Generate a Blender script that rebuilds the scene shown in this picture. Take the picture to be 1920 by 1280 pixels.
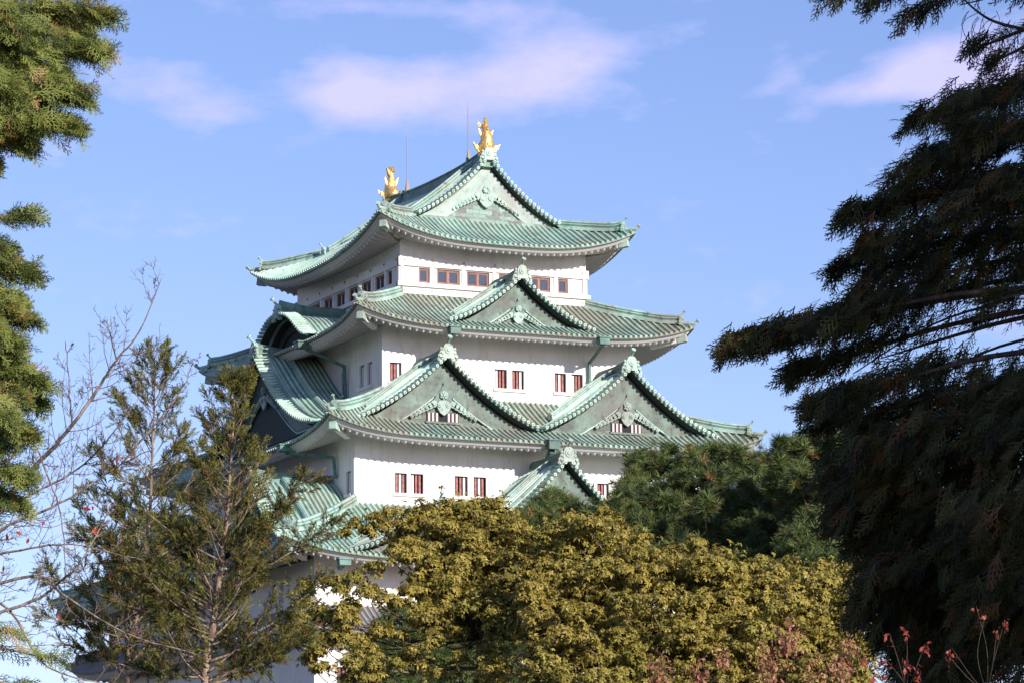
import bpy, math, random
import numpy as np
from mathutils import Vector
random.seed(7)
for o in list(bpy.data.objects): bpy.data.objects.remove(o, do_unlink=True)
SC = bpy.context.scene
R = math.radians

# ------------------------------------------------------------------ camera
CX, CY, CZ = -92.07, -206.53, 0.0
YAW, PIT, ROL = R(25.2142), R(9.7898), R(-0.5938)
FPX = 6713.65                                     # focal length in pixels of a 1920 px wide frame
cam = bpy.data.cameras.new('camera'); camo = bpy.data.objects.new('camera', cam); SC.collection.objects.link(camo)
cam.sensor_width = 36; cam.lens = FPX * 36 / 1920; cam.clip_end = 6000; cam.clip_start = 0.5
_f = Vector((math.sin(YAW)*math.cos(PIT), math.cos(YAW)*math.cos(PIT), math.sin(PIT)))
_r = Vector((math.cos(YAW), -math.sin(YAW), 0)); _u = _r.cross(_f)
_r2 = _r*math.cos(ROL)+_u*math.sin(ROL); _u2 = -_r*math.sin(ROL)+_u*math.cos(ROL)
from mathutils import Matrix
camo.matrix_world = Matrix(((_r2.x,_u2.x,-_f.x,CX),(_r2.y,_u2.y,-_f.y,CY),(_r2.z,_u2.z,-_f.z,CZ),(0,0,0,1)))
SC.camera = camo
def ray(u, v):
    return (_r2*((u-960)/FPX) - _u2*((v-640)/FPX) + _f)
def at(u, v, d):
    """point seen at photo pixel u,v at forward distance d"""
    return Vector((CX, CY, CZ)) + ray(u, v)*d

# ------------------------------------------------------------------ light
SUN_AZ, SUN_EL = R(16), R(22)                     # azimuth from the castle front normal towards +x
sd = Vector((math.sin(SUN_AZ)*math.cos(SUN_EL), -math.cos(SUN_AZ)*math.cos(SUN_EL), math.sin(SUN_EL)))
sun = bpy.data.lights.new('sun', 'SUN'); sun.energy = 5.0; sun.angle = R(0.5); sun.color = (1, .93, .84)
suno = bpy.data.objects.new('sun', sun); SC.collection.objects.link(suno)
suno.rotation_euler = sd.to_track_quat('Z', 'Y').to_euler(); suno.location = sd*300
W = bpy.data.worlds.new('World'); SC.world = W; W.use_nodes = True
nt = W.node_tree; nt.nodes.clear()
def N(t, **k):
    n = nt.nodes.new(t)
    for a, b in k.items(): setattr(n, a, b)
    return n
def wmath(op, a, b=None, clamp=False):
    n = N('ShaderNodeMath', operation=op, use_clamp=clamp)
    for i, v in enumerate((a, b)):
        if v is None: continue
        if isinstance(v, (int, float)): n.inputs[i].default_value = v
        else: nt.links.new(v, n.inputs[i])
    return n.outputs[0]
out = N('ShaderNodeOutputWorld'); bg = N('ShaderNodeBackground'); bg.inputs['Strength'].default_value = 0.104
sky = N('ShaderNodeTexSky', sky_type='NISHITA', sun_disc=False, sun_elevation=SUN_EL, sun_rotation=math.atan2(sd.x, sd.y),
        altitude=20, air_density=1.0, dust_density=0.3, ozone_density=3.0)
tint = N('ShaderNodeMixRGB', blend_type='MULTIPLY'); tint.inputs[0].default_value = 1; tint.inputs[2].default_value = (1.07, .97, 1.20, 1)
nt.links.new(sky.outputs[0], tint.inputs[1])
tc = N('ShaderNodeTexCoord')
# clouds: soft lumps in the sky at their own bearings, broken up by noise
mp = N('ShaderNodeMapping'); mp.inputs['Scale'].default_value = (34, 34, 78); nt.links.new(tc.outputs['Generated'], mp.inputs[0])
nz = N('ShaderNodeTexNoise'); nz.inputs['Scale'].default_value = 1.0; nz.inputs['Detail'].default_value = 9; nz.inputs['Roughness'].default_value = .58
nt.links.new(mp.outputs[0], nz.inputs['Vector'])
def cloud(u, v, wu, wv, amp, slope=0.0):
    d = ray(u, v).normalized(); ax = (_r2*math.cos(slope)+_u2*math.sin(slope)); ay = (-_r2*math.sin(slope)+_u2*math.cos(slope))
    res = []
    for a, w in ((ax, wu/FPX), (ay, wv/FPX)):
        dp = N('ShaderNodeVectorMath', operation='DOT_PRODUCT'); nt.links.new(tc.outputs['Generated'], dp.inputs[0]); dp.inputs[1].default_value = a
        q = wmath('DIVIDE', wmath('SUBTRACT', dp.outputs['Value'], d.dot(a)), w); res.append(wmath('MULTIPLY', q, q))
    return wmath('MULTIPLY', wmath('EXPONENT', wmath('MULTIPLY', wmath('ADD', res[0], res[1]), -1.0)), amp)
m = None
for c in ((690,180,170,62,.55,.1),(880,150,230,70,.72,.12),(1070,95,130,70,.55,.15),(640,190,90,40,.3,0),(640,120,120,40,.25,.2),(1060,185,170,44,.5,.1),(345,145,120,46,.55,-.12),(260,185,90,30,.2,0),(400,215,70,18,.42,0),(880,25,200,26,.3,0),
          (1200,225,90,18,.28,0),(1760,110,150,52,.8,.35),(1630,170,130,28,.5,.2),(1430,170,60,18,.34,.3),(1560,90,80,14,.25,.5),(1850,140,120,60,.8,.2),(1200,515,80,20,.2,0),(650,8,110,16,.3,0),(300,435,60,16,.1,0),(1870,620,140,60,.4,0),(600,600,200,30,.08,0),
          (2300,100,300,70,.7,.2),(-300,250,260,60,.6,-.1),(2700,380,300,60,.5,0)):
    k = cloud(*c); m = k if m is None else wmath('ADD', m, k)
mm = wmath('MULTIPLY', wmath('ADD', wmath('MULTIPLY', wmath('MINIMUM', m, 1.0), 1.0), wmath('SUBTRACT', wmath('MULTIPLY', wmath('SUBTRACT', nz.outputs['Fac'],   .5), 1.8), .2)), .85, True)
mm = wmath('MINIMUM', mm, 0.72)
cm = N('ShaderNodeMixRGB'); nt.links.new(mm, cm.inputs[0]); nt.links.new(tint.outputs[0], cm.inputs[1]); cm.inputs[2].default_value = (5.9, 5.35, 8.6, 1)
nt.links.new(cm.outputs[0], bg.inputs[0]); nt.links.new(bg.outputs[0], out.inputs[0])
SC.view_settings.view_transform = 'Standard'; SC.view_settings.look = 'None'; SC.view_settings.exposure = 0.48; SC.view_settings.gamma = 1
SC.render.resolution_x = 1024; SC.render.resolution_y = 682
SC.cycles.max_bounces = 6; SC.cycles.transparent_max_bounces = 4

# ------------------------------------------------------------------ helpers
def link(o, parent=None):
    SC.collection.objects.link(o)
    if parent is not None: o.parent = parent
    return o
def tag(o, label=None, cat=None, group=None, kind=None):
    if label: o['label'] = label
    if cat: o['category'] = cat
    if group: o['group'] = group
    if kind: o['kind'] = kind
    return o
def empty(name, loc, label=None, cat=None, group=None):
    o = bpy.data.objects.new(name, None); o.location = loc; o.empty_display_size = .5
    link(o); return tag(o, label, cat, group)
class MB:
    def __init__(s): s.v = []; s.f = []; s.m = []
    def add(s, vs, fs, mi=0):
        b = len(s.v); s.v += [tuple(p) for p in vs]; s.f += [tuple(i+b for i in f) for f in fs]; s.m += [mi]*len(fs)
    def box(s, c, size, ax=None, mi=0):
        x, y, z = ax if ax else (Vector((1,0,0)), Vector((0,1,0)), Vector((0,0,1)))
        c = Vector(c); h = [q/2 for q in size]
        P = [c+x*(i*h[0])+y*(j*h[1])+z*(k*h[2]) for i in (-1,1) for j in (-1,1) for k in (-1,1)]
        s.add(P, [(0,1,3,2),(4,6,7,5),(0,4,5,1),(2,3,7,6),(0,2,6,4),(1,5,7,3)], mi)
    def b2(s, p0, p1, mi=0):
        c = [(a+b)/2 for a, b in zip(p0, p1)]; s.box(c, [abs(b-a) for a, b in zip(p0, p1)], None, mi)
    def tube(s, pts, rad, n=6, cap=True, mi=0):
        pts = [Vector(p) for p in pts]
        if not isinstance(rad, (list, tuple)): rad = [rad]*len(pts)
        vs = []; up = Vector((0,0,1)); prev = None
        for i, p in enumerate(pts):
            t = (pts[min(i+1, len(pts)-1)]-pts[max(i-1, 0)])
            t = t.normalized() if t.length > 1e-9 else Vector((0,0,1))
            a = prev if prev is not None else (up if abs(t.z) < .9 else Vector((1,0,0)))
            x = (a - t*a.dot(t)).normalized(); y = t.cross(x); prev = x
            for k in range(n):
                th = 2*math.pi*k/n; vs.append(p+(x*math.cos(th)+y*math.sin(th))*rad[i])
        fs = [(i*n+k, i*n+(k+1) % n, (i+1)*n+(k+1) % n, (i+1)*n+k) for i in range(len(pts)-1) for k in range(n)]
        if cap: fs += [tuple(range(n))[::-1], tuple(range((len(pts)-1)*n, len(pts)*n))]
        s.add(vs, fs, mi)
    def sweep(s, pts, lat, prof, mi=0, cap=True, up=None):
        """sweep a cross-section prof [(a,b)] (a along lat, b along up) along pts"""
        vs = []; n = len(prof)
        for i, p in enumerate(pts):
            L = lat[i] if isinstance(lat, list) else lat
            U = up if up is not None else Vector((0,0,1))
            for a, b in prof: vs.append(Vector(p)+L*a+U*b)
        fs = [(i*n+k, i*n+(k+1) % n, (i+1)*n+(k+1) % n, (i+1)*n+k) for i in range(len(pts)-1) for k in range(n)]
        if cap: fs += [tuple(range(n))[::-1], tuple(range((len(pts)-1)*n, len(pts)*n))]
        s.add(vs, fs, mi)
    def disc(s, c, nrm, r, th=.05, n=10, mi=0):
        c = Vector(c); nrm = Vector(nrm).normalized(); s.tube([c, c+nrm*th], r, n, True, mi)
    def build(s, name, mats, parent=None, smooth=False, label=None):
        me = bpy.data.meshes.new(name); me.from_pydata(s.v, [], s.f)
        for mt in (mats if isinstance(mats, (list, tuple)) else [mats]): me.materials.append(mt)
        me.polygons.foreach_set('material_index', s.m)
        if smooth: me.polygons.foreach_set('use_smooth', [True]*len(s.f))
        me.update(); o = bpy.data.objects.new(name, me); link(o, parent)
        if parent is not None and parent.type == 'EMPTY': o.matrix_parent_inverse = Matrix.Translation(parent.location).inverted()
        if label: o['label'] = label
        return o

# ------------------------------------------------------------------ materials
class Mat:
    def __init__(s, name, rough=.7, metal=0, spec=.4):
        s.m = bpy.data.materials.new(name); s.m.use_nodes = True; s.t = s.m.node_tree
        s.b = s.t.nodes['Principled BSDF']; s.b.inputs['Roughness'].default_value = rough; s.b.inputs['Metallic'].default_value = metal
        s.b.inputs['Specular IOR Level'].default_value = spec
        s.co = s.t.nodes.new('ShaderNodeTexCoord').outputs['Object']
    def n(s, t, **k):
        q = s.t.nodes.new(t)
        for a, b in k.items(): setattr(q, a, b)
        return q
    def noise(s, scale, detail=4, rough=.55, stretch=None, lo=.4, hi=.6, dist=0):
        co = s.co
        if stretch:
            mp = s.n('ShaderNodeMapping'); mp.inputs['Scale'].default_value = stretch; s.t.links.new(co, mp.inputs[0]); co = mp.outputs[0]
        q = s.n('ShaderNodeTexNoise'); q.inputs['Scale'].default_value = scale; q.inputs['Detail'].default_value = detail
        q.inputs['Roughness'].default_value = rough; q.inputs['Distortion'].default_value = dist; s.t.links.new(co, q.inputs['Vector'])
        r = s.n('ShaderNodeMapRange'); r.inputs['From Min'].default_value = lo; r.inputs['From Max'].default_value = hi
        s.t.links.new(q.outputs['Fac'], r.inputs['Value']); return r.outputs[0]
    def mix(s, f, a, b, mode='MIX'):
        q = s.n('ShaderNodeMixRGB', blend_type=mode)
        for i, v in enumerate((f, a, b)):
            if isinstance(v, (int, float)): q.inputs[i].default_value = v
            elif isinstance(v, tuple): q.inputs[i].default_value = (*v, 1)
            else: s.t.links.new(v, q.inputs[i])
        return q.outputs[0]
    def mul(s, a, b):
        q = s.n('ShaderNodeMath', operation='MULTIPLY')
        for i, v in enumerate((a, b)):
            if isinstance(v, (int, float)): q.inputs[i].default_value = v
            else: s.t.links.new(v, q.inputs[i])
        return q.outputs[0]
    def col(s, c):
        if isinstance(c, tuple): s.b.inputs['Base Color'].default_value = (*c, 1)
        else: s.t.links.new(c, s.b.inputs['Base Color'])
        return s
    def bump(s, h, strength=.3, dist=.02):
        q = s.n('ShaderNodeBump'); q.inputs['Strength'].default_value = strength; q.inputs['Distance'].default_value = dist
        s.t.links.new(h, q.inputs['Height']); s.t.links.new(q.outputs[0], s.b.inputs['Normal']); return s
def plaster():
    m = Mat('white plaster', .85, 0, .2)
    c = m.mix(m.noise(.35, 5, .6, None, .35, .7), (.80,.765,.75), (.70,.655,.65))
    c = m.mix(m.mul(m.noise(1.1, 6, .7, (1,1,.35), .52, .72), .5), c, (.52,.43,.37))
    c = m.mix(m.mul(m.noise(3.0, 5, .7, (1,1,.12), .55, .75), .4), c, (.46,.40,.36))
    m.col(c); m.bump(m.noise(9, 4), .15, .01); return m.m
def copper(name, a, b, dark, brown, brown_amt, dark_amt, rough=.55):
    m = Mat(name, rough, 0, .35)
    c = m.mix(m.noise(.7, 6, .65), a, b)
    c = m.mix(m.mul(m.noise(.28, 5, .6, None, .45, .62), brown_amt), c, brown)
    c = m.mix(m.mul(m.noise(2.6, 6, .75, (1,1,.6), .54, .68), dark_amt), c, dark)
    c = m.mix(m.mul(m.noise(14, 3, .7, None, .5, .75), .35), c, dark)
    m.col(c); return m.m
PL = plaster()
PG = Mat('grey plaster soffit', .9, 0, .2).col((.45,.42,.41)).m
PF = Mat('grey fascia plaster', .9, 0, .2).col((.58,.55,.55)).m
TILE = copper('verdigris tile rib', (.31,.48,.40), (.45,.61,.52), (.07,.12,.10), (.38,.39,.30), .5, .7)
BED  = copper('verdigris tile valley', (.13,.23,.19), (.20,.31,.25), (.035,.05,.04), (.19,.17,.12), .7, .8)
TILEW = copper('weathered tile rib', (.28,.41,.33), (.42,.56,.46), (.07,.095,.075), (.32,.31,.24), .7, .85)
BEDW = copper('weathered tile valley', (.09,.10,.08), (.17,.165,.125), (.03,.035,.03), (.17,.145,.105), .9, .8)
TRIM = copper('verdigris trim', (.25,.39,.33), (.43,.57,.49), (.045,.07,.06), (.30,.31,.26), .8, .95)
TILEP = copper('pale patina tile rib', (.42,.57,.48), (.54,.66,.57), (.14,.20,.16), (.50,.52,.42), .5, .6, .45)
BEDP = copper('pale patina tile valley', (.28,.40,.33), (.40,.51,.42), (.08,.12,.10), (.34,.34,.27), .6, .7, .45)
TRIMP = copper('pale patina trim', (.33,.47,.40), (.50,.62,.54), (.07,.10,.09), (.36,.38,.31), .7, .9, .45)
ORN = copper('muted carved copper', (.19,.28,.235), (.32,.43,.37), (.05,.065,.055), (.20,.21,.18), .8, .95)
TRIMD = copper('dark copper ridge', (.10,.20,.17), (.18,.31,.26), (.03,.035,.03), (.13,.09,.08), .6, .9)
def gablewall(name, pale):
    m = Mat(name, .6, 0, .35)
    br = m.n('ShaderNodeTexBrick'); br.inputs['Scale'].default_value = 1.0; br.inputs['Mortar Size'].default_value = .012
    br.inputs['Brick Width'].default_value = .9; br.inputs['Row Height'].default_value = .28; br.inputs['Bias'].default_value = 0
    sx = m.n('ShaderNodeSeparateXYZ'); m.t.links.new(m.co, sx.inputs[0]); ad = m.n('ShaderNodeMath', operation='ADD')
    m.t.links.new(sx.outputs[0], ad.inputs[0]); m.t.links.new(sx.outputs[1], ad.inputs[1])
    cb = m.n('ShaderNodeCombineXYZ'); m.t.links.new(ad.outputs[0], cb.inputs[0]); m.t.links.new(sx.outputs[2], cb.inputs[1])
    m.t.links.new(cb.outputs[0], br.inputs['Vector'])
    if pale: a, b, e = (.22,.32,.27), (.13,.125,.115), (.07,.09,.08)
    else: a, b, e = (.085,.092,.078), (.13,.16,.13), (.03,.035,.03)
    br.inputs['Color1'].default_value = (*a,1); br.inputs['Color2'].default_value = (*b,1); br.inputs['Mortar'].default_value = (*e,1)
    c = m.mix(m.mul(m.noise(1.6, 7, .75, (1,1,1.6), .55, .66), .75), br.outputs['Color'], (.30,.46,.36))
    c = m.mix(m.mul(m.noise(5, 5, .7, None, .52, .7), .5), c, (.07,.08,.07))
    m.col(c); return m.m
GWP = gablewall('pale patina panel', True); GWD = gablewall('dark patina panel', False)
HAFU = copper('barge board patina', (.065,.08,.07), (.15,.24,.19), (.028,.032,.028), (.12,.115,.10), .8, .9)
HAFUP = copper('pale barge board patina', (.24,.34,.30), (.36,.44,.40), (.11,.12,.11), (.24,.25,.23), .9, .7)
HAFU_SHADE = copper('shade darkened barge board', (.05,.075,.065), (.08,.12,.10), (.02,.025,.02), (.05,.05,.04), .5, .8)  # shaded copy of the barge board colour, for the left gables
UND_SHADE = Mat('shade dark underside and left gable wall', .8).col((.03,.038,.036)).m  # near black; also paints the deep shade onto the left gable walls
WOOD = Mat('brown window wood', .5, 0, .4); WOOD.col(WOOD.mix(WOOD.noise(6, 4), (.19,.07,.045), (.26,.10,.065))); WOOD = WOOD.m
REDW = Mat('red brown shutter', .6); REDW.col(REDW.mix(REDW.noise(5, 4), (.20,.055,.05), (.30,.11,.095))); REDW = REDW.m
GLASS = Mat('dark window glass', .06, 0, .8).col((.035,.045,.075)).m
DARK = Mat('dark interior', .9).col((.02,.02,.024)).m
BAR = Mat('pinkish white window bar', .7).col((.74,.66,.68)).m
BARP = Mat('dusty pink window bar', .7).col((.50,.40,.40)).m
GOLD = Mat('gold leaf', .36, .72, .5); GOLD.col(GOLD.mix(GOLD.noise(5, 4, .6), (1.0,.68,.27), (.92,.52,.16))); GOLD.bump(GOLD.noise(8, 2), .45, .05); GOLD = GOLD.m
STEEL = Mat('grey steel', .5, .2).col((.16,.155,.19)).m
BRASS = Mat('brass stud', .4, .3).col((.42,.31,.2)).m
# ------------------------------------------------------------------ the keep
KEEP = empty('castle_keep', (0, 0, 11), 'white plastered castle keep of five storeys with green copper tiled roofs', 'castle')
# local frames: t along the wall, n outward, z up
class Fr:
    def __init__(s, kind, c=0.0):
        s.k = kind; s.c = c
        s.T = {'f': Vector((1,0,0)), 'b': Vector((-1,0,0)), 'l': Vector((0,-1,0)), 'r': Vector((0,1,0))}[kind]
        s.Nn = {'f': Vector((0,-1,0)), 'b': Vector((0,1,0)), 'l': Vector((-1,0,0)), 'r': Vector((1,0,0))}[kind]
    def p(s, t, n, z): return s.T*(t+s.c)+s.Nn*n+Vector((0,0,z))
FR = {k: Fr(k) for k in 'fblr'}
PITCH = .35
class Skirt:
    """pitched ring roof: outer half sizes A,B (x,y), inner half sizes a,b, inner height zt, eave heights zf (front) zs (side), tip zc"""
    def __init__(s, A, B, a, b, zt, zf, zs, zc, pf, ps, c=.72):
        s.A, s.B, s.a, s.b, s.zt, s.zf, s.zs, s.zc, s.pf, s.ps, s.c = A, B, a, b, zt, zf, zs, zc, pf, ps, c
    def dims(s, k):   # half eave length, n at eave, half inner length, n at inner, mid z, power
        return (s.A, s.B, s.a, s.b, s.zf, s.pf) if k in 'fb' else (s.B, s.A, s.b, s.a, s.zs, s.ps)
    def ze(s, k, sv):
        L, n0, l, n1, zm, p = s.dims(k); return zm+(s.zc-zm)*min(1.03, abs(sv))**p
    def z(s, k, t, n):
        L, n0, l, n1, zm, p = s.dims(k); u = max(-.02, min(1, (n0-n)/(n0-n1)))
        hw = L-u*(L-l); D = 1-(s.c*u+(1-s.c)*u*u)
        return s.zt-(s.zt-s.ze(k, t/hw))*D
def rib(mb, fr, pts, lat, r=.085, mi=0, cap0=True):
    """half round tile row through pts; pts[0] is the eave end"""
    vs = []; K = 5
    for i, p in enumerate(pts):
        d = (pts[min(i+1, len(pts)-1)]-pts[max(0, i-1)])
        nn = lat.cross(d); nn = nn if nn.z > 0 else -nn; nn = nn.normalized()
        for k in range(K):
            th = math.pi*k/(K-1); vs.append(p+lat*(r*math.cos(th))+nn*(r*1.15*math.sin(th)))
    fs = [(i*K+k, i*K+k+1, (i+1)*K+k+1, (i+1)*K+k) for i in range(len(pts)-1) for k in range(K-1)]
    mb.add(vs, fs, mi)
    if cap0:
        d = (pts[0]-pts[1]).normalized(); mb.disc(pts[0]+Vector((0,0,.03))-d*.04, d, r*1.22, .07, 8, mi)
def skirt_roof(S, name, mats, gabs=(), ribk='fblr', label=None):
    mb = MB()
    for k in 'fblr':
        fr = FR[k]; L, n0, l, n1, zm, p = S.dims(k); NU, NS = 8, 44
        vs = []
        for i in range(NU+1):
            u = i/NU; n = n0-u*(n0-n1); hw = L-u*(L-l)
            for j in range(NS+1):
                q = -1+2*j/NS; q = math.copysign(abs(q)**.8, q); t = q*hw; vs.append(fr.p(t, n, S.z(k, t, n)))
        fs = [(i*(NS+1)+j, i*(NS+1)+j+1, (i+1)*(NS+1)+j+1, (i+1)*(NS+1)+j) for i in range(NU) for j in range(NS)]
        mb.add(vs, fs, 1)
        # tile lip under the eave edge
        vs = []
        for j in range(NS+1):
            q = -1+2*j/NS; q = math.copysign(abs(q)**.8, q); t = q*L; z = S.z(k, t, n0)
            vs += [fr.p(t, n0, z), fr.p(t, n0, z-.10), fr.p(t*(1-.2/L), n0-.2, z-.10)]
        fs = []
        for j in range(NS): b = j*3; fs += [(b, b+1, b+4, b+3), (b+1, b+2, b+5, b+4)]
        mb.add(vs, fs, 1)
        nr = int((2*L-.5)/PITCH)
        for i in range(nr+1):
            t = -L+.25+(2*L-.5)*i/nr
            ue = 1 if abs(t) <= l else (L-abs(t))/(L-l)
            NP = 9; pts = []
            for q in range(NP):
                n = n0+.04-(n0+.04-(n0-ue*(n0-n1)))*q/(NP-1); pts.append(fr.p(t, n, S.z(k, t, n)+.01))
            if ue > .03: rib(mb, fr, pts, fr.T)
    return mb.build(name, mats, KEEP, label=label)
def eave(S, la, lb, zoff=0):
    """white fascia with wavy lower edge and corrugated soffit back to the wall (la, lb = wall half sizes)"""
    mb = MB(); P = .44
    for k in 'fblr':
        fr = FR[k]; L, n0, l, n1, zm, p = S.dims(k); nw = lb if k in 'fb' else la; ov = n0-nw
        nb = int(round(2*L/P)); M = nb*6
        rows = [(.14, 0), (.40, 1), (.44, 1), (.60, 2), (ov*.6, 3), (ov, 4)]; vs = []
        for d, kind in rows:
            for j in range(M+1):
                t = -L+2*L*j/M; tt = max(-(L-d), min(L-d, t)); ze = S.ze(k, t/L) if kind < 3 else zm+(S.ze(k, tt/L)-zm)*(1-.75*d/ov)
                ph = (j % 6)/6; bp = (1-abs(2*ph-1))*.2
                z = {0: ze-.09, 1: ze-.32, 2: ze-.30-bp, 3: ze-.32+.30*(d-.5)-bp*.9, 4: ze-.32+.30*(d-.5)-bp*.8}[kind]
                vs.append(fr.p(tt, n0-d, z))
        fs = []
        for i in range(len(rows)-1):
            for j in range(M):
                a = i*(M+1)+j; fs.append((a, a+1, a+M+2, a+M+1))
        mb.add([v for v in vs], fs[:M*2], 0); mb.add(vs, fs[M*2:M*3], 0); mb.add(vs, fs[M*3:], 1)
    return mb.build('eave', [PF, PG], KEEP, label=None)
def ridgeprof(w, h):
    """stepped ridge section, base at 0"""
    return [(-w*.62,-.12),(-w*.62,h*.16),(-w*.48,h*.2),(-w*.48,h*.42),(-w*.54,h*.45),(-w*.54,h*.55),(-w*.42,h*.6),(-w*.42,h*.78),(-w*.3,h*.82),(-w*.16,h),
            (w*.16,h),(w*.3,h*.82),(w*.42,h*.78),(w*.42,h*.6),(w*.54,h*.55),(w*.54,h*.45),(w*.48,h*.42),(w*.48,h*.2),(w*.62,h*.16),(w*.62,-.12)]
def rsweep(mb, pts, lat, prof, mi=0, dk=None):
    f0 = len(mb.f); mb.sweep(pts, lat, prof, mi); n = len(prof)
    if dk is not None:
        for q in range((len(pts)-1)*n):
            if q % n in (2, 6, 12, 16): mb.m[f0+q] = dk
def end_tile(mb, p, out, s=1.0, ball=True, mi=0):
    """ridge-end ornament: arched block with crest disc, curled side wings and a rod with a ball; p = bottom centre, out = facing"""
    out = Vector(out); out.z = 0; out.normalize(); lat = Vector((-out.y, out.x, 0)); up = Vector((0,0,1)); p = Vector(p)
    prof = [(-.36,0),(-.34,.55),(-.26,.78),(-.12,.88),(.12,.88),(.26,.78),(.34,.55),(.36,0)]
    vs = [p+lat*(a*s)+up*(b*s)-out*(.14*s) for a, b in prof]+[p+lat*(a*s)+up*(b*s)+out*(.14*s) for a, b in prof]
    n = len(prof); fs = [tuple(range(n))[::-1], tuple(range(n, 2*n))]+[(i, (i+1) % n, n+(i+1) % n, n+i) for i in range(n)]
    mb.add(vs, fs, mi)
    c = p+up*(.5*s)+out*(.14*s); mb.disc(c, out, .24*s, .05*s, 12, mi); mb.disc(c+out*.05*s, out, .12*s, .05*s, 8, mi)
    for sg in (-1, 1):
        for (a, b, r) in ((.42,.34,.13),(.5,.12,.16),(.44,.56,.09),(.58,-.08,.12),(.40,-.06,.12)):
            mb.disc(p+lat*(sg*a*s)+up*(b*s)-out*.05*s, out, r*s, .16*s, 8, mi)
            mb.disc(p+lat*(sg*a*s)+up*(b*s)+out*.11*s, out, r*.5*s, .05*s, 6, mi)
    if ball:
        a = p+up*(.82*s)-out*(.1*s); pts = [a, a+out*.18*s+up*.08*s, a+out*.36*s+up*.24*s, a+out*.46*s+up*.42*s]
        mb.tube(pts, [.09*s,.08*s,.075*s,.07*s], 7, True, mi); mb.disc(pts[-1]-up*.05*s-out*.02, out*.75+up*.66, .15*s, .1*s, 10, mi)
def hip(S, sx, sy, w=.42, h=.5, name='hip_ridge', stop=.0, mat=None):
    """hip ridge at corner (sx,sy) with its end ornament and small upturned horn"""
    mb = MB(); k = 'f'
    lat = Vector((-sy, sx, 0)).normalized(); o = Vector((sx, sy, 0))
    def P(u, dz=0):
        x = S.A-u*(S.A-S.a); y = S.B-u*(S.B-S.b); D = 1-(S.c*u+(1-S.c)*u*u); D = max(D, 0)
        return Vector((sx*x, sy*y, S.zt-(S.zt-S.zc)*D+dz))
    u0 = .85/(S.A-S.a)*.8
    pts = [P(u0+(1-u0)*i/10, .05) for i in range(11)]
    pts[0].z += .10; pts[1].z += .03
    rsweep(mb, pts, lat, ridgeprof(w, h), 0, 1); dirn = (P(0)-P(u0)); dirn.z = 0
    end_tile(mb, pts[0]+dirn.normalized()*.1-Vector((0,0,.1)), dirn, .66)
    d = dirn.normalized(); q = P(u0*.9)
    e = P(0); pts2 = [q+Vector((0,0,.12)), (q+e)/2+Vector((0,0,.14)), e+Vector((0,0,.16)), e+d*.22+Vector((0,0,.34))]
    mb.tube(pts2, [.13,.12,.11,.09], 8); mb.disc(pts2[-1]-d*.03, d*.8+Vector((0,0,.6)), .14, .08, 10)
    return mb.build(name, mat or [TRIM, TRIMD], KEEP)
def corner_cap(S, sx, sy):
    mb = MB(); d = Vector((sx, sy, 0)).normalized(); lat = Vector((-d.y, d.x, 0)); c = Vector((sx*(S.A-.75), sy*(S.B-.75), S.zc-.75))
    up = (Vector((0,0,1))+d*-.15).normalized(); dd = up.cross(lat); dd = dd if dd.dot(d) > 0 else -dd
    mb.box(c-dd*.9, (1.9, .34, .42), (dd, lat, up), 1); mb.box(c+dd*.25, (.55, .42, .5), (dd, lat, up), 0)
    mb.box(c+dd*.25+up*.28, (.7, .5, .06), (dd, lat, up), 0)
    return mb.build('hip_rafter', [TRIM, PL], KEEP)
# ---- walls with openings
def wall(k, nw, half, z0, z1, rects, name, depth=.32, mat=None, lab=None):
    fr = FR[k]; mb = MB()
    us = sorted(set([-half, half]+[q for r in rects for q in r[:2]])); zs = sorted(set([z0, z1]+[q for r in rects for q in r[2:4]]))
    def inside(u, z): return any(r[0] < u < r[1] and r[2] < z < r[3] for r in rects)
    for i in range(len(us)-1):
        for j in range(len(zs)-1):
            if inside((us[i]+us[i+1])/2, (zs[j]+zs[j+1])/2): continue
            mb.add([fr.p(us[i],nw,zs[j]), fr.p(us[i+1],nw,zs[j]), fr.p(us[i+1],nw,zs[j+1]), fr.p(us[i],nw,zs[j+1])], [(0,1,2,3)])
    for a, b, c, d in [r[:4] for r in rects]:
        m = nw-depth
        Q = [(a,c),(b,c),(b,d),(a,d)]
        for i in range(4):
            (t0,z_0),(t1,z_1) = Q[i], Q[(i+1) % 4]
            mb.add([fr.p(t0,nw,z_0), fr.p(t1,nw,z_1), fr.p(t1,m,z_1), fr.p(t0,m,z_0)], [(0,1,2,3)])
    return mb.build(name, mat or [PL], KEEP, label=lab)
def barred_window(k, nw, a, b, c, d, nb=4, dark=False, wname='window', flip=0):
    fr = FR[k]; m = nw-.32
    mb = MB(); mb.add([fr.p(a,m,c), fr.p(b,m,c), fr.p(b,m,d), fr.p(a,m,d)], [(0,1,2,3)])
    for q in (0, 1):
        t = a+.001 if q == 0 else b-.045
        mb.b2(fr.p(t, m+.02, c+.001), fr.p(t+.044, m+.16, d-.001), 0)
    mb.b2(fr.p(a+.045, m+.02, d-.07), fr.p(b-.046, m+.16, d-.001), 0)
    w = mb.build(wname, [DARK], KEEP)
    for i in range(nb):
        t = a+.07+(b-a-.14)*(i+.5)/nb; s = MB()
        red = ((i*2+flip*5) % 3 != 1)
        s.b2(fr.p(t-.066, m+.05, c+.004), fr.p(t+.066, m+.17, d-.072))
        o = s.build('bar', [REDW if red and not dark else BAR], w)
    return w
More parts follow.
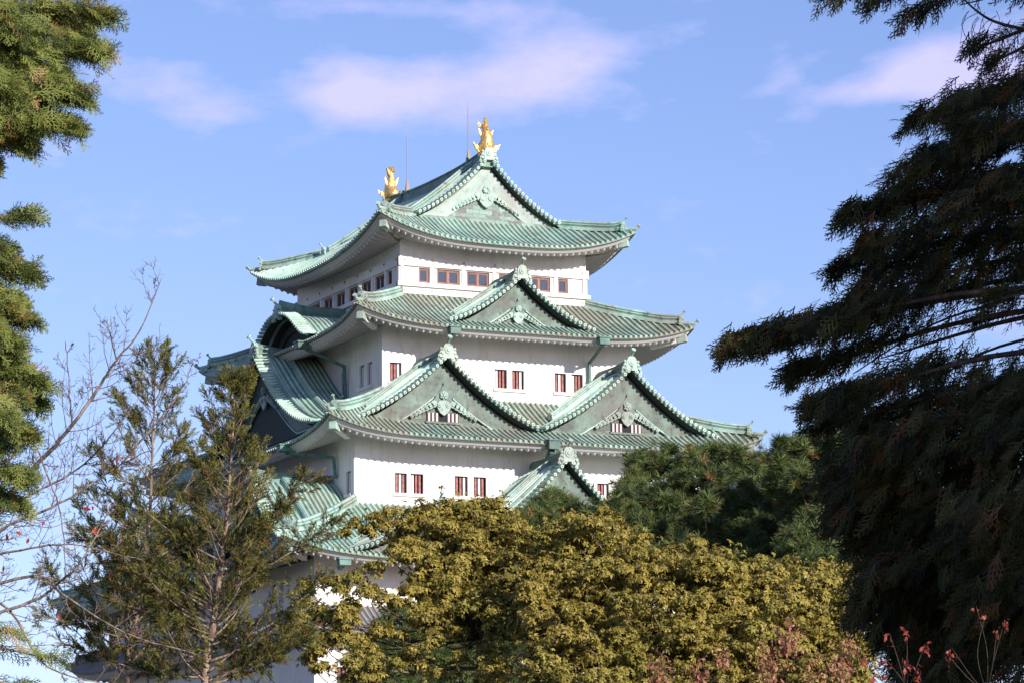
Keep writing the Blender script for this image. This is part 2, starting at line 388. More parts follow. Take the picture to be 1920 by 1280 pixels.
def glass_window(k, nw, a, b, c, d, dbl, wname='window'):
    fr = FR[k]; m = nw-.16; fw = .085
    mb = MB()
    mb.b2(fr.p(a, m-.06, c), fr.p(b, m+.06, c+fw)); mb.b2(fr.p(a, m-.06, d-fw), fr.p(b, m+.06, d))
    mb.b2(fr.p(a, m-.055, c+fw), fr.p(a+fw, m+.055, d-fw)); mb.b2(fr.p(b-fw, m-.055, c+fw), fr.p(b, m+.055, d-fw))
    if dbl: mc = (a+b)/2; mb.b2(fr.p(mc-.06, m-.05, c+fw), fr.p(mc+.06, m+.07, d-fw))
    w = mb.build(wname, [WOOD], KEEP)
    spans = [(a+fw, (a+b)/2-.06), ((a+b)/2+.06, b-fw)] if dbl else [(a+fw, b-fw)]
    for (p, q) in spans:
        s = MB(); s.b2(fr.p(p, m-.03, c+fw), fr.p(q, m-.01, d-fw)); s.build('pane', [GLASS], w)
        s = MB(); f2 = .05
        s.b2(fr.p(p, m-.008, c+fw), fr.p(p+f2, m+.03, d-fw)); s.b2(fr.p(q-f2, m-.008, c+fw), fr.p(q, m+.03, d-fw))
        s.b2(fr.p(p+f2, m-.008, c+fw), fr.p(q-f2, m+.028, c+fw+f2)); s.b2(fr.p(p+f2, m-.008, d-fw-f2), fr.p(q-f2, m+.028, d-fw)); s.build('sash', [WOOD], w)
        if dbl and p > (a+b)/2-.1 and (k == 'f'):
            s = MB(); s.b2(fr.p(p+.06, m-.2, c+fw), fr.p(p+(q-p)*.42, m-.17, d-fw)); s.build('blind', [REDW], w)
    return w
K = 2.12
h5 = (3*K, 4*K); h4 = (4*K, 5*K); h3 = (5.5*K, 6.5*K); h2 = (7.5*K, 8.5*K)
S5 = Skirt(8.74, 10.86, 5.15, 7.27, 45.45, 43.36, 43.14, 44.85, 3.0, 2.6, .62)
S4 = Skirt(11.36, 13.48, h5[0], h5[1], 40.22, 37.45, 37.42, 38.55, 4.2, 5.5, .68)
S3 = Skirt(14.36, 16.48, h4[0], h4[1], 33.6, 30.28, 30.28, 31.4, 6.0, 6.0, .68)
S2 = Skirt(18.93, 21.05, h3[0], h3[1], 26.5, 22.5, 22.45, 23.6, 7.0, 7.0, .68)
S1 = Skirt(18.1, 20.2, h2[0], h2[1], 20.0, 18.5, 18.5, 19.3, 8.0, 8.0, .8)
# storeys
def pairs(centres, dx=.61, w=.42, z0=0, z1=1): return [(c+s*dx-w, c+s*dx+w, z0, z1) for c in centres for s in (-1, 1)]
def storey(nm, hx, hy, z0, z1, front, side, nb=4, sills=True, depth=.32):
    o = None
    for k, half, nw, rects in (('f', hx, hy, front), ('b', hx, hy, []), ('l', hy, hx, side), ('r', hy, hx, [])):
        o = wall(k, nw, half, z0, z1, rects, 'wall', depth)
    return o
# fifth storey: beams, posts and glazed windows
W5f = [(-5.1,-4.4),(-3.88,-2.33),(-1.86,-.32),(.32,1.86),(2.33,3.88),(4.4,5.1)]
r5f = [(a, b, 41.03, 41.95) for a, b in W5f]
W5s = [(-7.22,-6.52)]+[(-8.48+2.12*i+.33, -8.48+2.12*(i+1)-.33) for i in range(1, 7)]+[(6.52, 7.22)]
r5s = [(a, b, 41.03, 41.95) for a, b in W5s]
storey('5', h5[0], h5[1], 39.6, 44.25, r5f, r5s, depth=.2)
for k, rs in (('f', r5f), ('l', r5s)):
    for (a, b, c, d) in rs: glass_window(k, (h5[1] if k == 'f' else h5[0]), a, b, c, d, (b-a) > 1)
mb = MB()
for k, half, nw, np_ in (('f', h5[0], h5[1], 6), ('l', h5[1], h5[0], 8), ('b', h5[0], h5[1], 6), ('r', h5[1], h5[0], 8)):
    fr = FR[k]; e = .001 if k in 'fb' else 0
    for z0, z1, pr in ((42.02,42.56,.14),(40.74,40.99,.22),(40.28,40.66,.12)):
        ex = pr if k in 'fb' else -.0005
        mb.b2(fr.p(-half-ex, nw-.1, z0), fr.p(half+ex, nw+pr, z1))
    for i in range(np_+1):
        t = -half+2*half*i/np_; t = max(-half+.13, min(half-.13, t))
        mb.b2(fr.p(t-.13, nw-.08, 40.99), fr.p(t+.13, nw+.085, 42.02))
    for sg in (-1, 1):   # blank framed panels beside the corners
        a, b = sorted((sg*(half-.32), sg*(half-1.0)))
        for q in ((a, a+.06, 41.03, 41.9), (b-.06, b, 41.03, 41.9), (a+.06, b-.06, 41.84, 41.9)):
            mb.b2(fr.p(q[0], nw-.02, q[2]), fr.p(q[1], nw+.05, q[3]))
mb.build('timber_band', [PL], KEEP)
stud0 = None
for k, half, nw, np_ in (('f', h5[0], h5[1], 6), ('l', h5[1], h5[0], 8)):
    fr = FR[k]
    for i in range(np_+1):
        t = -half+2*half*i/np_; t = max(-half+.28, min(half-.28, t))
        for z, pr in ((42.42,.14),(40.52,.12)):
            mb = MB(); mb.disc(fr.p(t, nw+pr-.01, z), fr.Nn, .085, .05, 8); mb.disc(fr.p(t, nw+pr+.03, z), fr.Nn, .045, .05, 6); mb.build('stud', [BRASS], KEEP)
# fourth to first storeys
f4 = [(-7.97,-7.2),(-4.35,-3.55)]+[(-1.0,-.18),(.18,.98),(3.07,3.85),(4.22,5.0)]; f4 = [(a, b, 34.43, 35.6) for a, b in f4]
s4 = [(t-.4, t+.4, 34.46, 35.86) for t in (8.66-.0, 7.42, 4.42)]
storey('4', h4[0], h4[1], 32.9, 38.25, f4, s4)
for i, (a, b, c, d) in enumerate(f4): barred_window('f', h4[1], a, b, c, d, 3, flip=i)
for a, b, c, d in s4: barred_window('l', h4[0], a, b, c, d, 3, True)
f3 = [(-9.04,-8.27),(-8.03,-7.2),(-5.16,-4.31),(-3.93,-3.1),(3.35,4.1),(4.3,5.1),(7.2,8.0),(8.3,9.1)]; f3 = [(a, b, 27.24, 28.42) for a, b in f3]
s3 = [(12.57, 13.3, 27.15, 28.5), (4.2, 5.0, 27.15, 28.5)]
storey('3', h3[0], h3[1], 25.6, 31.1, f3, s3)
for i, (a, b, c, d) in enumerate(f3): barred_window('f', h3[1], a, b, c, d, 3, flip=i+1)
for a, b, c, d in s3: barred_window('l', h3[0], a, b, c, d, 3, True)
f2 = [(a, b, 20.55, 21.75) for a, b in ((-14.57,-13.75),(-13.3,-12.5),(-9.2,-8.4),(-8.0,-7.2),(-4.4,-3.6),(-3.1,-2.3),(2.3,3.1),(3.6,4.4),(8,8.8),(9.2,10),(12.5,13.3),(13.7,14.5))]
s2 = [(t-.4, t+.4, 20.55, 21.75) for t in (16, 13, 11.7, 6, 4.8, 0, -1.2, -6, -7.2, -12, -13.2)]
storey('2', h2[0], h2[1], 19.4, 23.2, f2, s2)
for i, (a, b, c, d) in enumerate(f2): barred_window('f', h2[1], a, b, c, d, 3, i < 2, flip=i)
for a, b, c, d in s2: barred_window('l', h2[0], a, b, c, d, 3, True)
f1 = [(a, b, 15.2, 16.5) for a, b in ((-14.5,-13.6),(-11,-10.1),(-8,-7.1),(-4.5,-3.6),(3.6,4.5),(8,8.9))]
storey('1', h2[0], h2[1], 12.2, 19.0, f1, [])
for i, (a, b, c, d) in enumerate(f1): barred_window('f', h2[1], a, b, c, d, 3, flip=i)
# sills
for k, nw, ss in (('f', h4[1], [(-8.1,-7.1),(-4.5,-3.4),(-1.1,1.09),(2.97,5.1)]), ('l', h4[0], [(6.92,9.16),(3.9,4.95)]), ('f', h3[1], [(-9.18,-7.07),(-5.28,-2.98),(3.2,5.2),(7.1,9.2)]), ('l', h3[0], [(12.45,13.45)])):
    z = (34.43 if nw in (h4[1],) and k == 'f' else 34.46 if k == 'l' and nw == h4[0] else 27.24 if k == 'f' else 27.15)
    for a, b in ss:
        mb = MB(); mb.b2(FR[k].p(a, nw-.01, z-.2), FR[k].p(b, nw+.12, z-.02)); mb.build('sill', [PL], KEEP)
# stone base
mb = MB(); rows = 9
for i in range(rows+1):
    u = i/rows; g = (1-u)**1.7*6.5; z = -1.6+13.9*u
    mb.v += [(-h2[0]-g,-h2[1]-g,z),(h2[0]+g,-h2[1]-g,z),(h2[0]+g,h2[1]+g,z),(-h2[0]-g,h2[1]+g,z)]
for i in range(rows):
    for j in range(4): a = i*4+j; b = i*4+(j+1) % 4; mb.f.append((a, b, b+4, a+4)); mb.m.append(0)
mb.f.append(tuple(rows*4+j for j in range(4))); mb.m.append(0)
st = Mat('cut granite wall', .9)
vo = st.n('ShaderNodeTexVoronoi'); vo.inputs['Scale'].default_value = .9; st.t.links.new(st.co, vo.inputs['Vector'])
st.col(st.mix(st.noise(1, 5), st.mix(.5, vo.outputs['Color'], (.3,.28,.25), 'MIX'), (.25,.24,.21))); st.bump(vo.outputs['Distance'], .8, .1)
mb.build('stone_base', [st.m], KEEP)
# ring roofs
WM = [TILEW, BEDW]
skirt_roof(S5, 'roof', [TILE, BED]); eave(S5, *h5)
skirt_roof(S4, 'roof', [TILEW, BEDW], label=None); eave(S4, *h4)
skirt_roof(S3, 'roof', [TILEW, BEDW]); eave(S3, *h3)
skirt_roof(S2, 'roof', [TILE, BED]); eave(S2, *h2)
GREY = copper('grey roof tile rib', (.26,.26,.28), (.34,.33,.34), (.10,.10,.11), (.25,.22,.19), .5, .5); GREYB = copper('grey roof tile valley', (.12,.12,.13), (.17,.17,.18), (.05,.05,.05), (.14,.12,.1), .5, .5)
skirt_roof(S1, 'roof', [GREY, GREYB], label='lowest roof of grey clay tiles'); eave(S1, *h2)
for S in (S5, S4, S3, S2):
    for sx in (-1, 1):
        for sy in (-1, 1):
            if S is not S5: hip(S, sx, sy)
            corner_cap(S, sx, sy)
for sx in (-1, 1):
    for sy in (-1, 1): hip(S1, sx, sy, mat=[GREY, GREYB])
# ---- gables
def bell(v): t = (1-v); return .5*(1+math.cos(math.pi*min(1, t**1.3)))
class Gable:
    def __init__(s, fr, S, w, za, zb, nv, nwall, zwall, c=.5, prof=None):
        s.fr, s.S, s.w, s.za, s.zb, s.nv, s.nw, s.c = fr, S, w, za, zb, nv, nwall, c
        s.bell = prof is not None; s.RL = 2.3; s.dk = 1.0
        s.pf = prof or (lambda v: c*v+(1-c)*v*v)
        s.zwall = zwall
    def zg(s, t, n=None):
        lift = .0 if n is None else .12*max(0, 1-(s.nv-n)/1.6)**2
        if n is not None and not s.bell:      # the slope rolls down towards the verge
            q = max(0, min(1, (n-(s.nv-s.RL))/s.RL)); t_ = min(abs(t), s.w); lift += .118*min(s.w, 6.5)*(1-math.exp(-t_/.8))*(1-(t_/s.w)**3)*(1-q*q)*s.dk
        return s.zb+(s.za-s.zb)*s.pf(max(0, 1-abs(t)/s.w))+lift
    def tend(s, n):
        """where the slope meets the ring roof (or, inside the wall line, stays cut at the wall)"""
        if s.S is None: return s.w
        lo = 0
        for i in range(1, 101):
            t = s.w*i/100
            for sg in (1,):
                zs = s.S.z(s.fr.k, s.fr.c+t, n) if abs(s.fr.c+t) < abs(s.fr.c)+s.w+9 else 0
                if s.zg(t, n) < zs-.03: return t
        return s.w
def gable(fr, S, w, za, zb, nv, nw, c=.5, wallset=.62, mats=(TILEW, BEDW), gw=None, hafu=None, windows=False, pipes=None, prof=None, kuda=.80, ridge_h=.62, orn=1.0, boardw=1.12, back=None, tiles=True, trim=None, label=None, flower=1.0, band=None):
    G = Gable(fr, S, w, za, zb, nv, nw, None, c, prof); gw = gw or GWD; hafu = hafu or HAFU; trim = trim or TRIM
    n0 = back if back is not None else nw
    M = 26
    # gable wall is the parent part
    nwall = nv-wallset; mb = MB(); vs = []
    for j in range(2*M+1):
        t = -w+w*j/M
        vs += [fr.p(t, nwall, G.zg(t)-.2), fr.p(t, nwall, zb-.2)]
    mb.add(vs, [(2*j, 2*j+1, 2*j+3, 2*j+2) for j in range(2*M)])
    # ledge mouldings at the foot
    if prof is None:
        zz = zb+.10
        mb.b2(fr.p(-w*.93, nwall, zz-.25), fr.p(w*.93, nwall+.16, zz)); mb.b2(fr.p(-w*.80, nwall, zz+.004), fr.p(w*.80, nwall+.09, zz+.14))
    g = mb.build('gable', [gw], KEEP, label=label)
    # roof slopes
    mb = MB(); NN = max(8, int((nv-n0)/.35))
    for sg in (-1, 1):
        vs = []
        for i in range(NN+1):
            n = nv-(nv-n0)*i/NN; te = G.tend(n)
            for j in range(M+1):
                t = te*j/M; vs.append(fr.p(sg*t, n, G.zg(t, n)))
        mb.add(vs, [(i*(M+1)+j, i*(M+1)+j+1, (i+1)*(M+1)+j+1, (i+1)*(M+1)+j) for i in range(NN) for j in range(M)], 1)
        # underside and verge edge
        vs = []
        for j in range(M+1):
            t = w*j/M; z = G.zg(t, nv); vs += [fr.p(sg*t, nv, z), fr.p(sg*t, nv, z-.13), fr.p(sg*t, nwall-.05, z-.22)]
        mb.add(vs, [q for j in range(M) for q in ((3*j, 3*j+1, 3*j+4, 3*j+3),)], 4)
        mb.add(vs, [(3*j+1, 3*j+2, 3*j+5, 3*j+4) for j in range(M)], 2)
        nr = int((nv-n0-.75)/(PITCH*.92))
        for i in range(nr+1):
            n = nv-.9-i*PITCH*.92
            if n < n0+.02: break
            te = G.tend(n); NP = 12
            if te < .3: continue
            pts = [fr.p(sg*(te*(1-q/(NP-1))), n, G.zg(te*(1-q/(NP-1)), n)+.01) for q in range(NP)]
            rib(mb, fr, pts, fr.Nn, cap0=False)
        # short verge tiles across the edge
        if tiles:
            L = 0; tp = 0; t = 0; step = .34
            while t < w-.1:
                z = G.zg(t, nv); z2 = G.zg(t+.05, nv); sl = math.atan2(z-z2, .05); a = fr.p(sg*t, nv-.62, z+.05); b = fr.p(sg*t, nv+.3, z+.0)
                if t > .2:
                    nn = (fr.T*(sg*math.sin(sl))+Vector((0,0,math.cos(sl))))
                    mb.tube([a+nn*.05, b+nn*.03], .105, 8, True, 0); mb.disc(b+nn*.03, fr.Nn, .052, .02, 7, 4)
                t += step*math.cos(sl)
        # verge band and descending ridge
        lats = []; pts = []; ups = []
        for (inset, ww, hh, t0, t1) in ((.68, .2, .20, .15, w*.985), (2.0 if prof is None else 1.15, .34, .36, .3, w*kuda)):
            pts = []; 
            for j in range(21):
                t = t0+(t1-t0)*j/20; pts.append(fr.p(sg*t, nv-inset, G.zg(t, nv-inset)+.02))
            rsweep(mb, pts, fr.Nn, ridgeprof(ww, hh), 3, 4)
        if prof is None:
            d = (pts[-1]-pts[-2]); end_tile(mb, pts[-1]+Vector((0,0,-.05)), d, .5*orn, True, 3)
    mb.build('gable_roof', [mats[0], mats[1], UND_SHADE, band or trim, TRIMD], g)
    # barge boards
    mb = MB()
    if prof is None or True:
        for sg in (-1, 1):
            vs = []; bw = boardw
            for j in range(M+1):
                t = w*.97*j/M; z = G.zg(t); sl = (G.zg(t-.05)-G.zg(t+.05))/.1; top = z-.24; bwz = bw*math.sqrt(1+min(sl*sl, 1.4))*(1-.25*j/M)
                bot = max(top-bwz, zb-.15); vs += [fr.p(sg*t, nwall, top), fr.p(sg*t, nwall+.14, top), fr.p(sg*t, nwall+.14, bot), fr.p(sg*t, nwall, bot)]
            mb.add(vs, [f for j in range(M) for f in ((4*j+1, 4*j+2, 4*j+6, 4*j+5), (4*j+2, 4*j+3, 4*j+7, 4*j+6))], 0)
            pts = []
            for j in range(3, M):
                t = w*.9*j/M; z = G.zg(t); sl = (G.zg(t-.05)-G.zg(t+.05))/.1; pts.append(fr.p(sg*t, nwall+.14, max(z-.24-bw*math.sqrt(1+min(sl*sl,1.4))*(1-.25*j/M*.93), zb+.0)))
            if prof is None: mb.sweep(pts, fr.Nn, [(0,-.05),(.06,-.04),(.06,.04),(0,.05)], 1)
    mb.build('barge_board', [hafu, trim], g)
    # pendant ornament
    if prof is None:
        f = flower; zc = za-(.30+boardw*1.5)-(.42*f); mb = MB(); o = nwall+.15
        hexp = [fr.p(.30*f*math.cos(math.pi/6+i*math.pi/3), 0, .30*f*math.sin(math.pi/6+i*math.pi/3)) for i in range(6)]
        base = fr.p(0, o, zc)-fr.p(0, 0, 0)*0; c0 = fr.p(0, 0, 0)
        def pl(poly, n_a, n_b, mi=0):
            A = [fr.p(a, n_a, zc+b) for a, b in poly]; B = [fr.p(a, n_b, zc+b) for a, b in poly]; n = len(poly)
            mb.add(A+B, [tuple(range(n))[::-1], tuple(range(n, 2*n))]+[(i, (i+1) % n, n+(i+1) % n, n+i) for i in range(n)], mi)
        pl([(-.75*f,-.25*f),(0,.85*f),(.75*f,-.25*f),(.45*f,-.5*f),(-.45*f,-.5*f)], o-.1, o+.04, 1)      # diamond backing
        hx = [(.28*f*math.cos(i*math.pi/3+math.pi/6), .28*f*math.sin(i*math.pi/3+math.pi/6)+.22*f) for i in range(6)]
        pl(hx, o+.04, o+.16)
        for i in range(6): a = i*math.pi/3; mb.disc(fr.p(.17*f*math.cos(a), o+.16, zc+.22*f+.17*f*math.sin(a)), fr.Nn, .075*f, .05, 7)
        mb.disc(fr.p(0, o+.16, zc+.22*f), fr.Nn, .09*f, .08, 8)
        heart = [(0,-1.0*f),(-.22*f,-.86*f),(-.4*f,-.62*f),(-.45*f,-.36*f),(-.3*f,-.14*f),(0,-.06*f),(.3*f,-.14*f),(.45*f,-.36*f),(.4*f,-.62*f),(.22*f,-.86*f)]
        pl(heart, o+.02, o+.12, 0)
        for sg in (-1, 1):
            mb.disc(fr.p(sg*.27*f, o+.12, zc-.36*f), fr.Nn, .17*f, .05, 10); mb.disc(fr.p(sg*.27*f, o+.17, zc-.36*f), fr.Nn, .08*f, .04, 8)
            for i in range(7):
                a = .62+.24*i; r = (.22-.018*i); dz = -.32-.115*i-(.02*i)
                mb.disc(fr.p(sg*a*f, o-.02, zc+dz*f), fr.Nn, r*f, .12, 9); mb.disc(fr.p(sg*a*f, o+.10, zc+dz*f), fr.Nn, r*.5*f, .05, 7)
        for i in range(3):
            mb.disc(fr.p(0, nwall+.14, za-1.0*f), fr.Nn, (.36-.1*i)*f, .02+.02*i, 14, 1)
        mb.build('pendant_ornament', [ORN, hafu], g)
        if windows:
            zw = zc-.95*f
            mb = MB(); mb.b2(fr.p(-1.05, nwall-.02, zw-.42), fr.p(1.05, nwall+.03, zw+.14)); mb.b2(fr.p(-1.15, nwall, zw-.54), fr.p(1.15, nwall+.2, zw-.42), 1); wf = mb.build('gable_window', [DARK, gw], g)
            for i in range(8):
                wf2 = MB()
                t = -.9+1.8*i/7
                if abs(t) < .2: continue
                wf2.b2(fr.p(t-.07, nwall+.032, zw-.40), fr.p(t+.07, nwall+.1, zw+.12)); wf2.build('window_bar', [BARP], g)
    # ridge and its end
    mb = MB(); pts = []
    for i in range(13):
        n = nv-.05-(nv-.05-n0)*i/12; pts.append(fr.p(0, n, za-.1+.28*max(0, 1-(nv-n)/2.6)**2))
    mb.sweep(pts, fr.T, ridgeprof(.5, ridge_h)); mb.build('ridge', [TRIMD], g)
    mb = MB(); end_tile(mb, fr.p(0, nv+.08, za-.05), fr.Nn, orn); mb.build('ridge_end_tile', [trim], g)
    return g
PALE = (TILE, BED); PATINA = (TILEP, BEDP)
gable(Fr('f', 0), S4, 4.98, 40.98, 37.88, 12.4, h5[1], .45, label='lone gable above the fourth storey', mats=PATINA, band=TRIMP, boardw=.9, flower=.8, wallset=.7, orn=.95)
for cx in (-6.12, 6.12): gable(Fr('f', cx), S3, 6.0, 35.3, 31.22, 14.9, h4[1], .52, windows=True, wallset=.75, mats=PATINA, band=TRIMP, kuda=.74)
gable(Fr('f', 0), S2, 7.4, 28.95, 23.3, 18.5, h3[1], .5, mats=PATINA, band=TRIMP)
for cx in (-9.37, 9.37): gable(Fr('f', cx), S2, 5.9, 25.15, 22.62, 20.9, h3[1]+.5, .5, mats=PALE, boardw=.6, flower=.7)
gable(Fr('l', 0), S3, 9.9, 37.35, 31.75, 12.55, h4[0], .12, mats=PALE, gw=UND_SHADE, hafu=HAFU_SHADE, orn=1.0, kuda=.82, wallset=.8)  # left gables: deep shade is put into the wall and board colours
for cy in (10.4, -10.4): gable(Fr('l', cy), S2, 8.6, 28.0, 22.75, 16.9, h3[0], .3, mats=PALE, gw=UND_SHADE, hafu=HAFU_SHADE, kuda=.7)
gable(Fr('l', 0), S4, 5.0, 39.85, 37.95, 11.0, h5[0]-.01, .5, prof=bell, mats=PALE, ridge_h=.95, orn=1.0, boardw=.55, wallset=1.3, kuda=.01, hafu=UND_SHADE, gw=UND_SHADE, label='undulating curved gable on the shaded side')  # shade beneath the curve painted in with near-black wall and boards
# ---- top gabled roof (over the ring of S5)
def roll5(t, y):
    t = min(abs(t), 5.15); q = max(0, min(1, (abs(y)-(YV-2.3))/2.3)); return .5*(1-math.exp(-t/.8))*(1-(t/5.15)**3)*(1-q*q)
def zt5(t):
    v = max(0, 1-abs(t)/5.15); return 45.45+3.85*(.48*v+.52*v*v)
mb = MB(); M = 20; YV = 7.75
for sg in (-1, 1):
    vs = []
    NB = 48
    for i in range(NB+1):
        y = -YV+2*YV*i/NB; lift = .25*(abs(y)/YV)**3-.3*(1-(y/YV)**2)
        for j in range(M+1): t = 5.15*j/M; vs.append((sg*t, y, zt5(t)+lift*(1-t/5.15)+roll5(t, y)))
    mb.add(vs, [(i*(M+1)+j, i*(M+1)+j+1, (i+1)*(M+1)+j+1, (i+1)*(M+1)+j) for i in range(NB) for j in range(M)], 1)
    nr = int(2*(YV-.9)/PITCH)
    for i in range(nr+1):
        y = -(YV-.9)+2*(YV-.9)*i/nr; lift = .25*(abs(y)/YV)**3-.3*(1-(y/YV)**2)
        rib(mb, None, [Vector((sg*5.2*(1-q/11), y, zt5(5.2*(1-q/11))+lift*(q/11)+roll5(5.2*(1-q/11), y)+.01)) for q in range(12)], Vector((0,1,0)), cap0=False)
top = mb.build('roof', [TILEP, BEDP], KEEP, label='steep topmost gabled roof slopes')
def zl5(t, y): return zt5(t)+roll5(t, y)+(1-t/5.15)*(.25*(abs(y)/YV)**3-.3*(1-(y/YV)**2))
for sy in (-1, 1):
    kf = 'f' if sy < 0 else 'b'; fr = Fr(kf, 0); nv = YV; nwall = nv-.5
    mb = MB(); vs = []
    for j in range(41):
        t = -5.1+.255*j; vs += [fr.p(t, nwall, zt5(t)+.0), fr.p(t, nwall, 45.0)]
    mb.add(vs, [(2*j, 2*j+1, 2*j+3, 2*j+2) for j in range(40)])
    mb.b2(fr.p(-4.6, nwall, 45.3), fr.p(4.6, nwall+.14, 45.56)); mb.b2(fr.p(-3.7, nwall, 45.564), fr.p(3.7, nwall+.09, 45.72))
    g = mb.build('gable', [GWP], KEEP, label='topmost gable with pale patina panels' if sy < 0 else None)
    mb = MB(); 
    for sg in (-1, 1):
        vs = []
        for j in range(21):
            t = 5.15*j/20; z = zl5(t, YV); vs += [fr.p(sg*t, nv, z), fr.p(sg*t, nv, z-.14), fr.p(sg*t, nwall-.05, z-.25)]
        mb.add(vs, [(3*j, 3*j+1, 3*j+4, 3*j+3) for j in range(20)], 4); mb.add(vs, [(3*j+1, 3*j+2, 3*j+5, 3*j+4) for j in range(20)], 2)
        t = .1
        while t < 5.0:
            z = zl5(t, YV); z2 = zl5(t+.05, YV); sl = math.atan2(z-z2, .05); nn = fr.T*(sg*math.sin(sl))+Vector((0,0,math.cos(sl)))
            a = fr.p(sg*t, nv-.62, z+.05); b = fr.p(sg*t, nv+.3, z)
            if t > .2: mb.tube([a+nn*.05, b+nn*.03], .105, 8, True, 0); mb.disc(b+nn*.03, fr.Nn, .052, .02, 7, 4)
            t += .34*math.cos(sl)
        # narrow verge band, then the broad descending ridge that runs on down the hip to the corner
        pts = [fr.p(sg*(.15+4.9*j/20), nv-.68, zl5(.15+4.9*j/20, nv-.68)+.02) for j in range(21)]
        rsweep(mb, pts, fr.Nn, ridgeprof(.2, .22), 3, 4)
        pts = [fr.p(sg*(.3+4.7*j/18), nv-(2.0-.8*(j/18)**2), zl5(.3+4.7*j/18, nv-(2.0-.8*(j/18)**2))+.03) for j in range(19)]
        rsweep(mb, pts, fr.Nn, ridgeprof(.5, .5), 3, 4)
        end_tile(mb, fr.p(sg*5.3, nv-1.2, zt5(5.15)+.0), fr.T*sg, .62 if sy > 0 else .01, True, 3)
    mb.build('gable_roof', [TILEP, BEDP, UND_SHADE, TRIMP, TRIMD], g)
    mb = MB()
    for sg in (-1, 1):
        vs = []; bw = .85
        for j in range(21):
            t = 5.0*j/20; z = zt5(t); sl = (zt5(t-.05)-zt5(t+.05))/.1; top_ = z-.2; bot = max(top_-bw*math.sqrt(1+min(1.3, sl*sl)), 45.4)
            vs += [fr.p(sg*t, nwall, top_), fr.p(sg*t, nwall+.12, top_), fr.p(sg*t, nwall+.12, bot), fr.p(sg*t, nwall, bot)]
        mb.add(vs, [f for j in range(20) for f in ((4*j+1, 4*j+2, 4*j+6, 4*j+5), (4*j+2, 4*j+3, 4*j+7, 4*j+6))], 0)
    mb.build('barge_board', [HAFUP], g)
    mb = MB(); zc = 47.35; o = nwall+.13; f = 1.0
    def pl(poly, n_a, n_b, mi=0):
        A = [fr.p(a, n_a, zc+b) for a, b in poly]; B = [fr.p(a, n_b, zc+b) for a, b in poly]; n = len(poly)
        mb.add(A+B, [tuple(range(n))[::-1], tuple(range(n, 2*n))]+[(i, (i+1) % n, n+(i+1) % n, n+i) for i in range(n)], mi)
    pl([(-.9,-.45),(0,.95),(.9,-.45),(.45,-.6),(-.45,-.6)], o-.1, o+.03, 1)
    pl([(.27*math.cos(i*math.pi/3), .27*math.sin(i*math.pi/3)+.1) for i in range(6)], o+.03, o+.15)
    for i in range(6): a = i*math.pi/3; mb.disc(fr.p(.16*math.cos(a), o+.15, zc+.1+.16*math.sin(a)), fr.Nn, .075, .05, 7)
    pl([(0,-1.05),(-.25,-.9),(-.44,-.68),(-.5,-.42),(-.34,-.2),(0,-.1),(.34,-.2),(.5,-.42),(.44,-.68),(.25,-.9)], o+.02, o+.12)
    for sg in (-1, 1):
        mb.disc(fr.p(sg*.28, o+.12, zc-.42), fr.Nn, .17, .05, 10)
        for i in range(8):
            mb.disc(fr.p(sg*(.62+.23*i), o-.02, zc-.35-.13*i), fr.Nn, .2-.015*i, .12, 9); mb.disc(fr.p(sg*(.62+.23*i), o+.1, zc-.35-.13*i), fr.Nn, .1-.008*i, .05, 7)
    mb.build('pendant_ornament', [TRIM, HAFUP], g)
    mb = MB(); end_tile(mb, fr.p(0, nv+.08, 49.3), fr.Nn, .95, False); mb.build('ridge_end_tile', [TRIM], g)
for sx in (-1, 1):
    for sy in (-1, 1): hip(S5, sx, sy, .5, .5)
# main ridge: tall dark copper wall with cap
mb = MB(); pts = []
for i in range(21):
    y = -7.7+15.4*i/20; pts.append(Vector((0, y, 49.12+.38*(abs(y)/7.7)**2.5-.1)))
mb.sweep(pts, Vector((1,0,0)), [(-.34,-.5),(-.34,.1),(-.28,.14),(-.26,.5),(-.32,.53),(-.32,.6),(-.2,.66),(-.1,.74),(.1,.74),(.2,.66),(.32,.6),(.32,.53),(.26,.5),(.28,.14),(.34,.1),(.34,-.5)])
for y in (-5.3, 5.3): mb.b2((-.37, y-.08, 48.6), (.37, y+.08, 49.95))
mb.build('main_ridge', [TRIMD], KEEP)
# lightning rods
for y in (-4.8, 4.95):
    mb = MB(); mb.tube([(0,y,49.6),(0,y,49.95),(0,y,50.6)], [.26,.17,.05], 8, mi=1); mb.tube([(0,y,50.5),(0,y,53.0),(0,y,53.75)], [.035,.028,.012], 6); mb.build('lightning_rod', [STEEL, BRASS], KEEP)
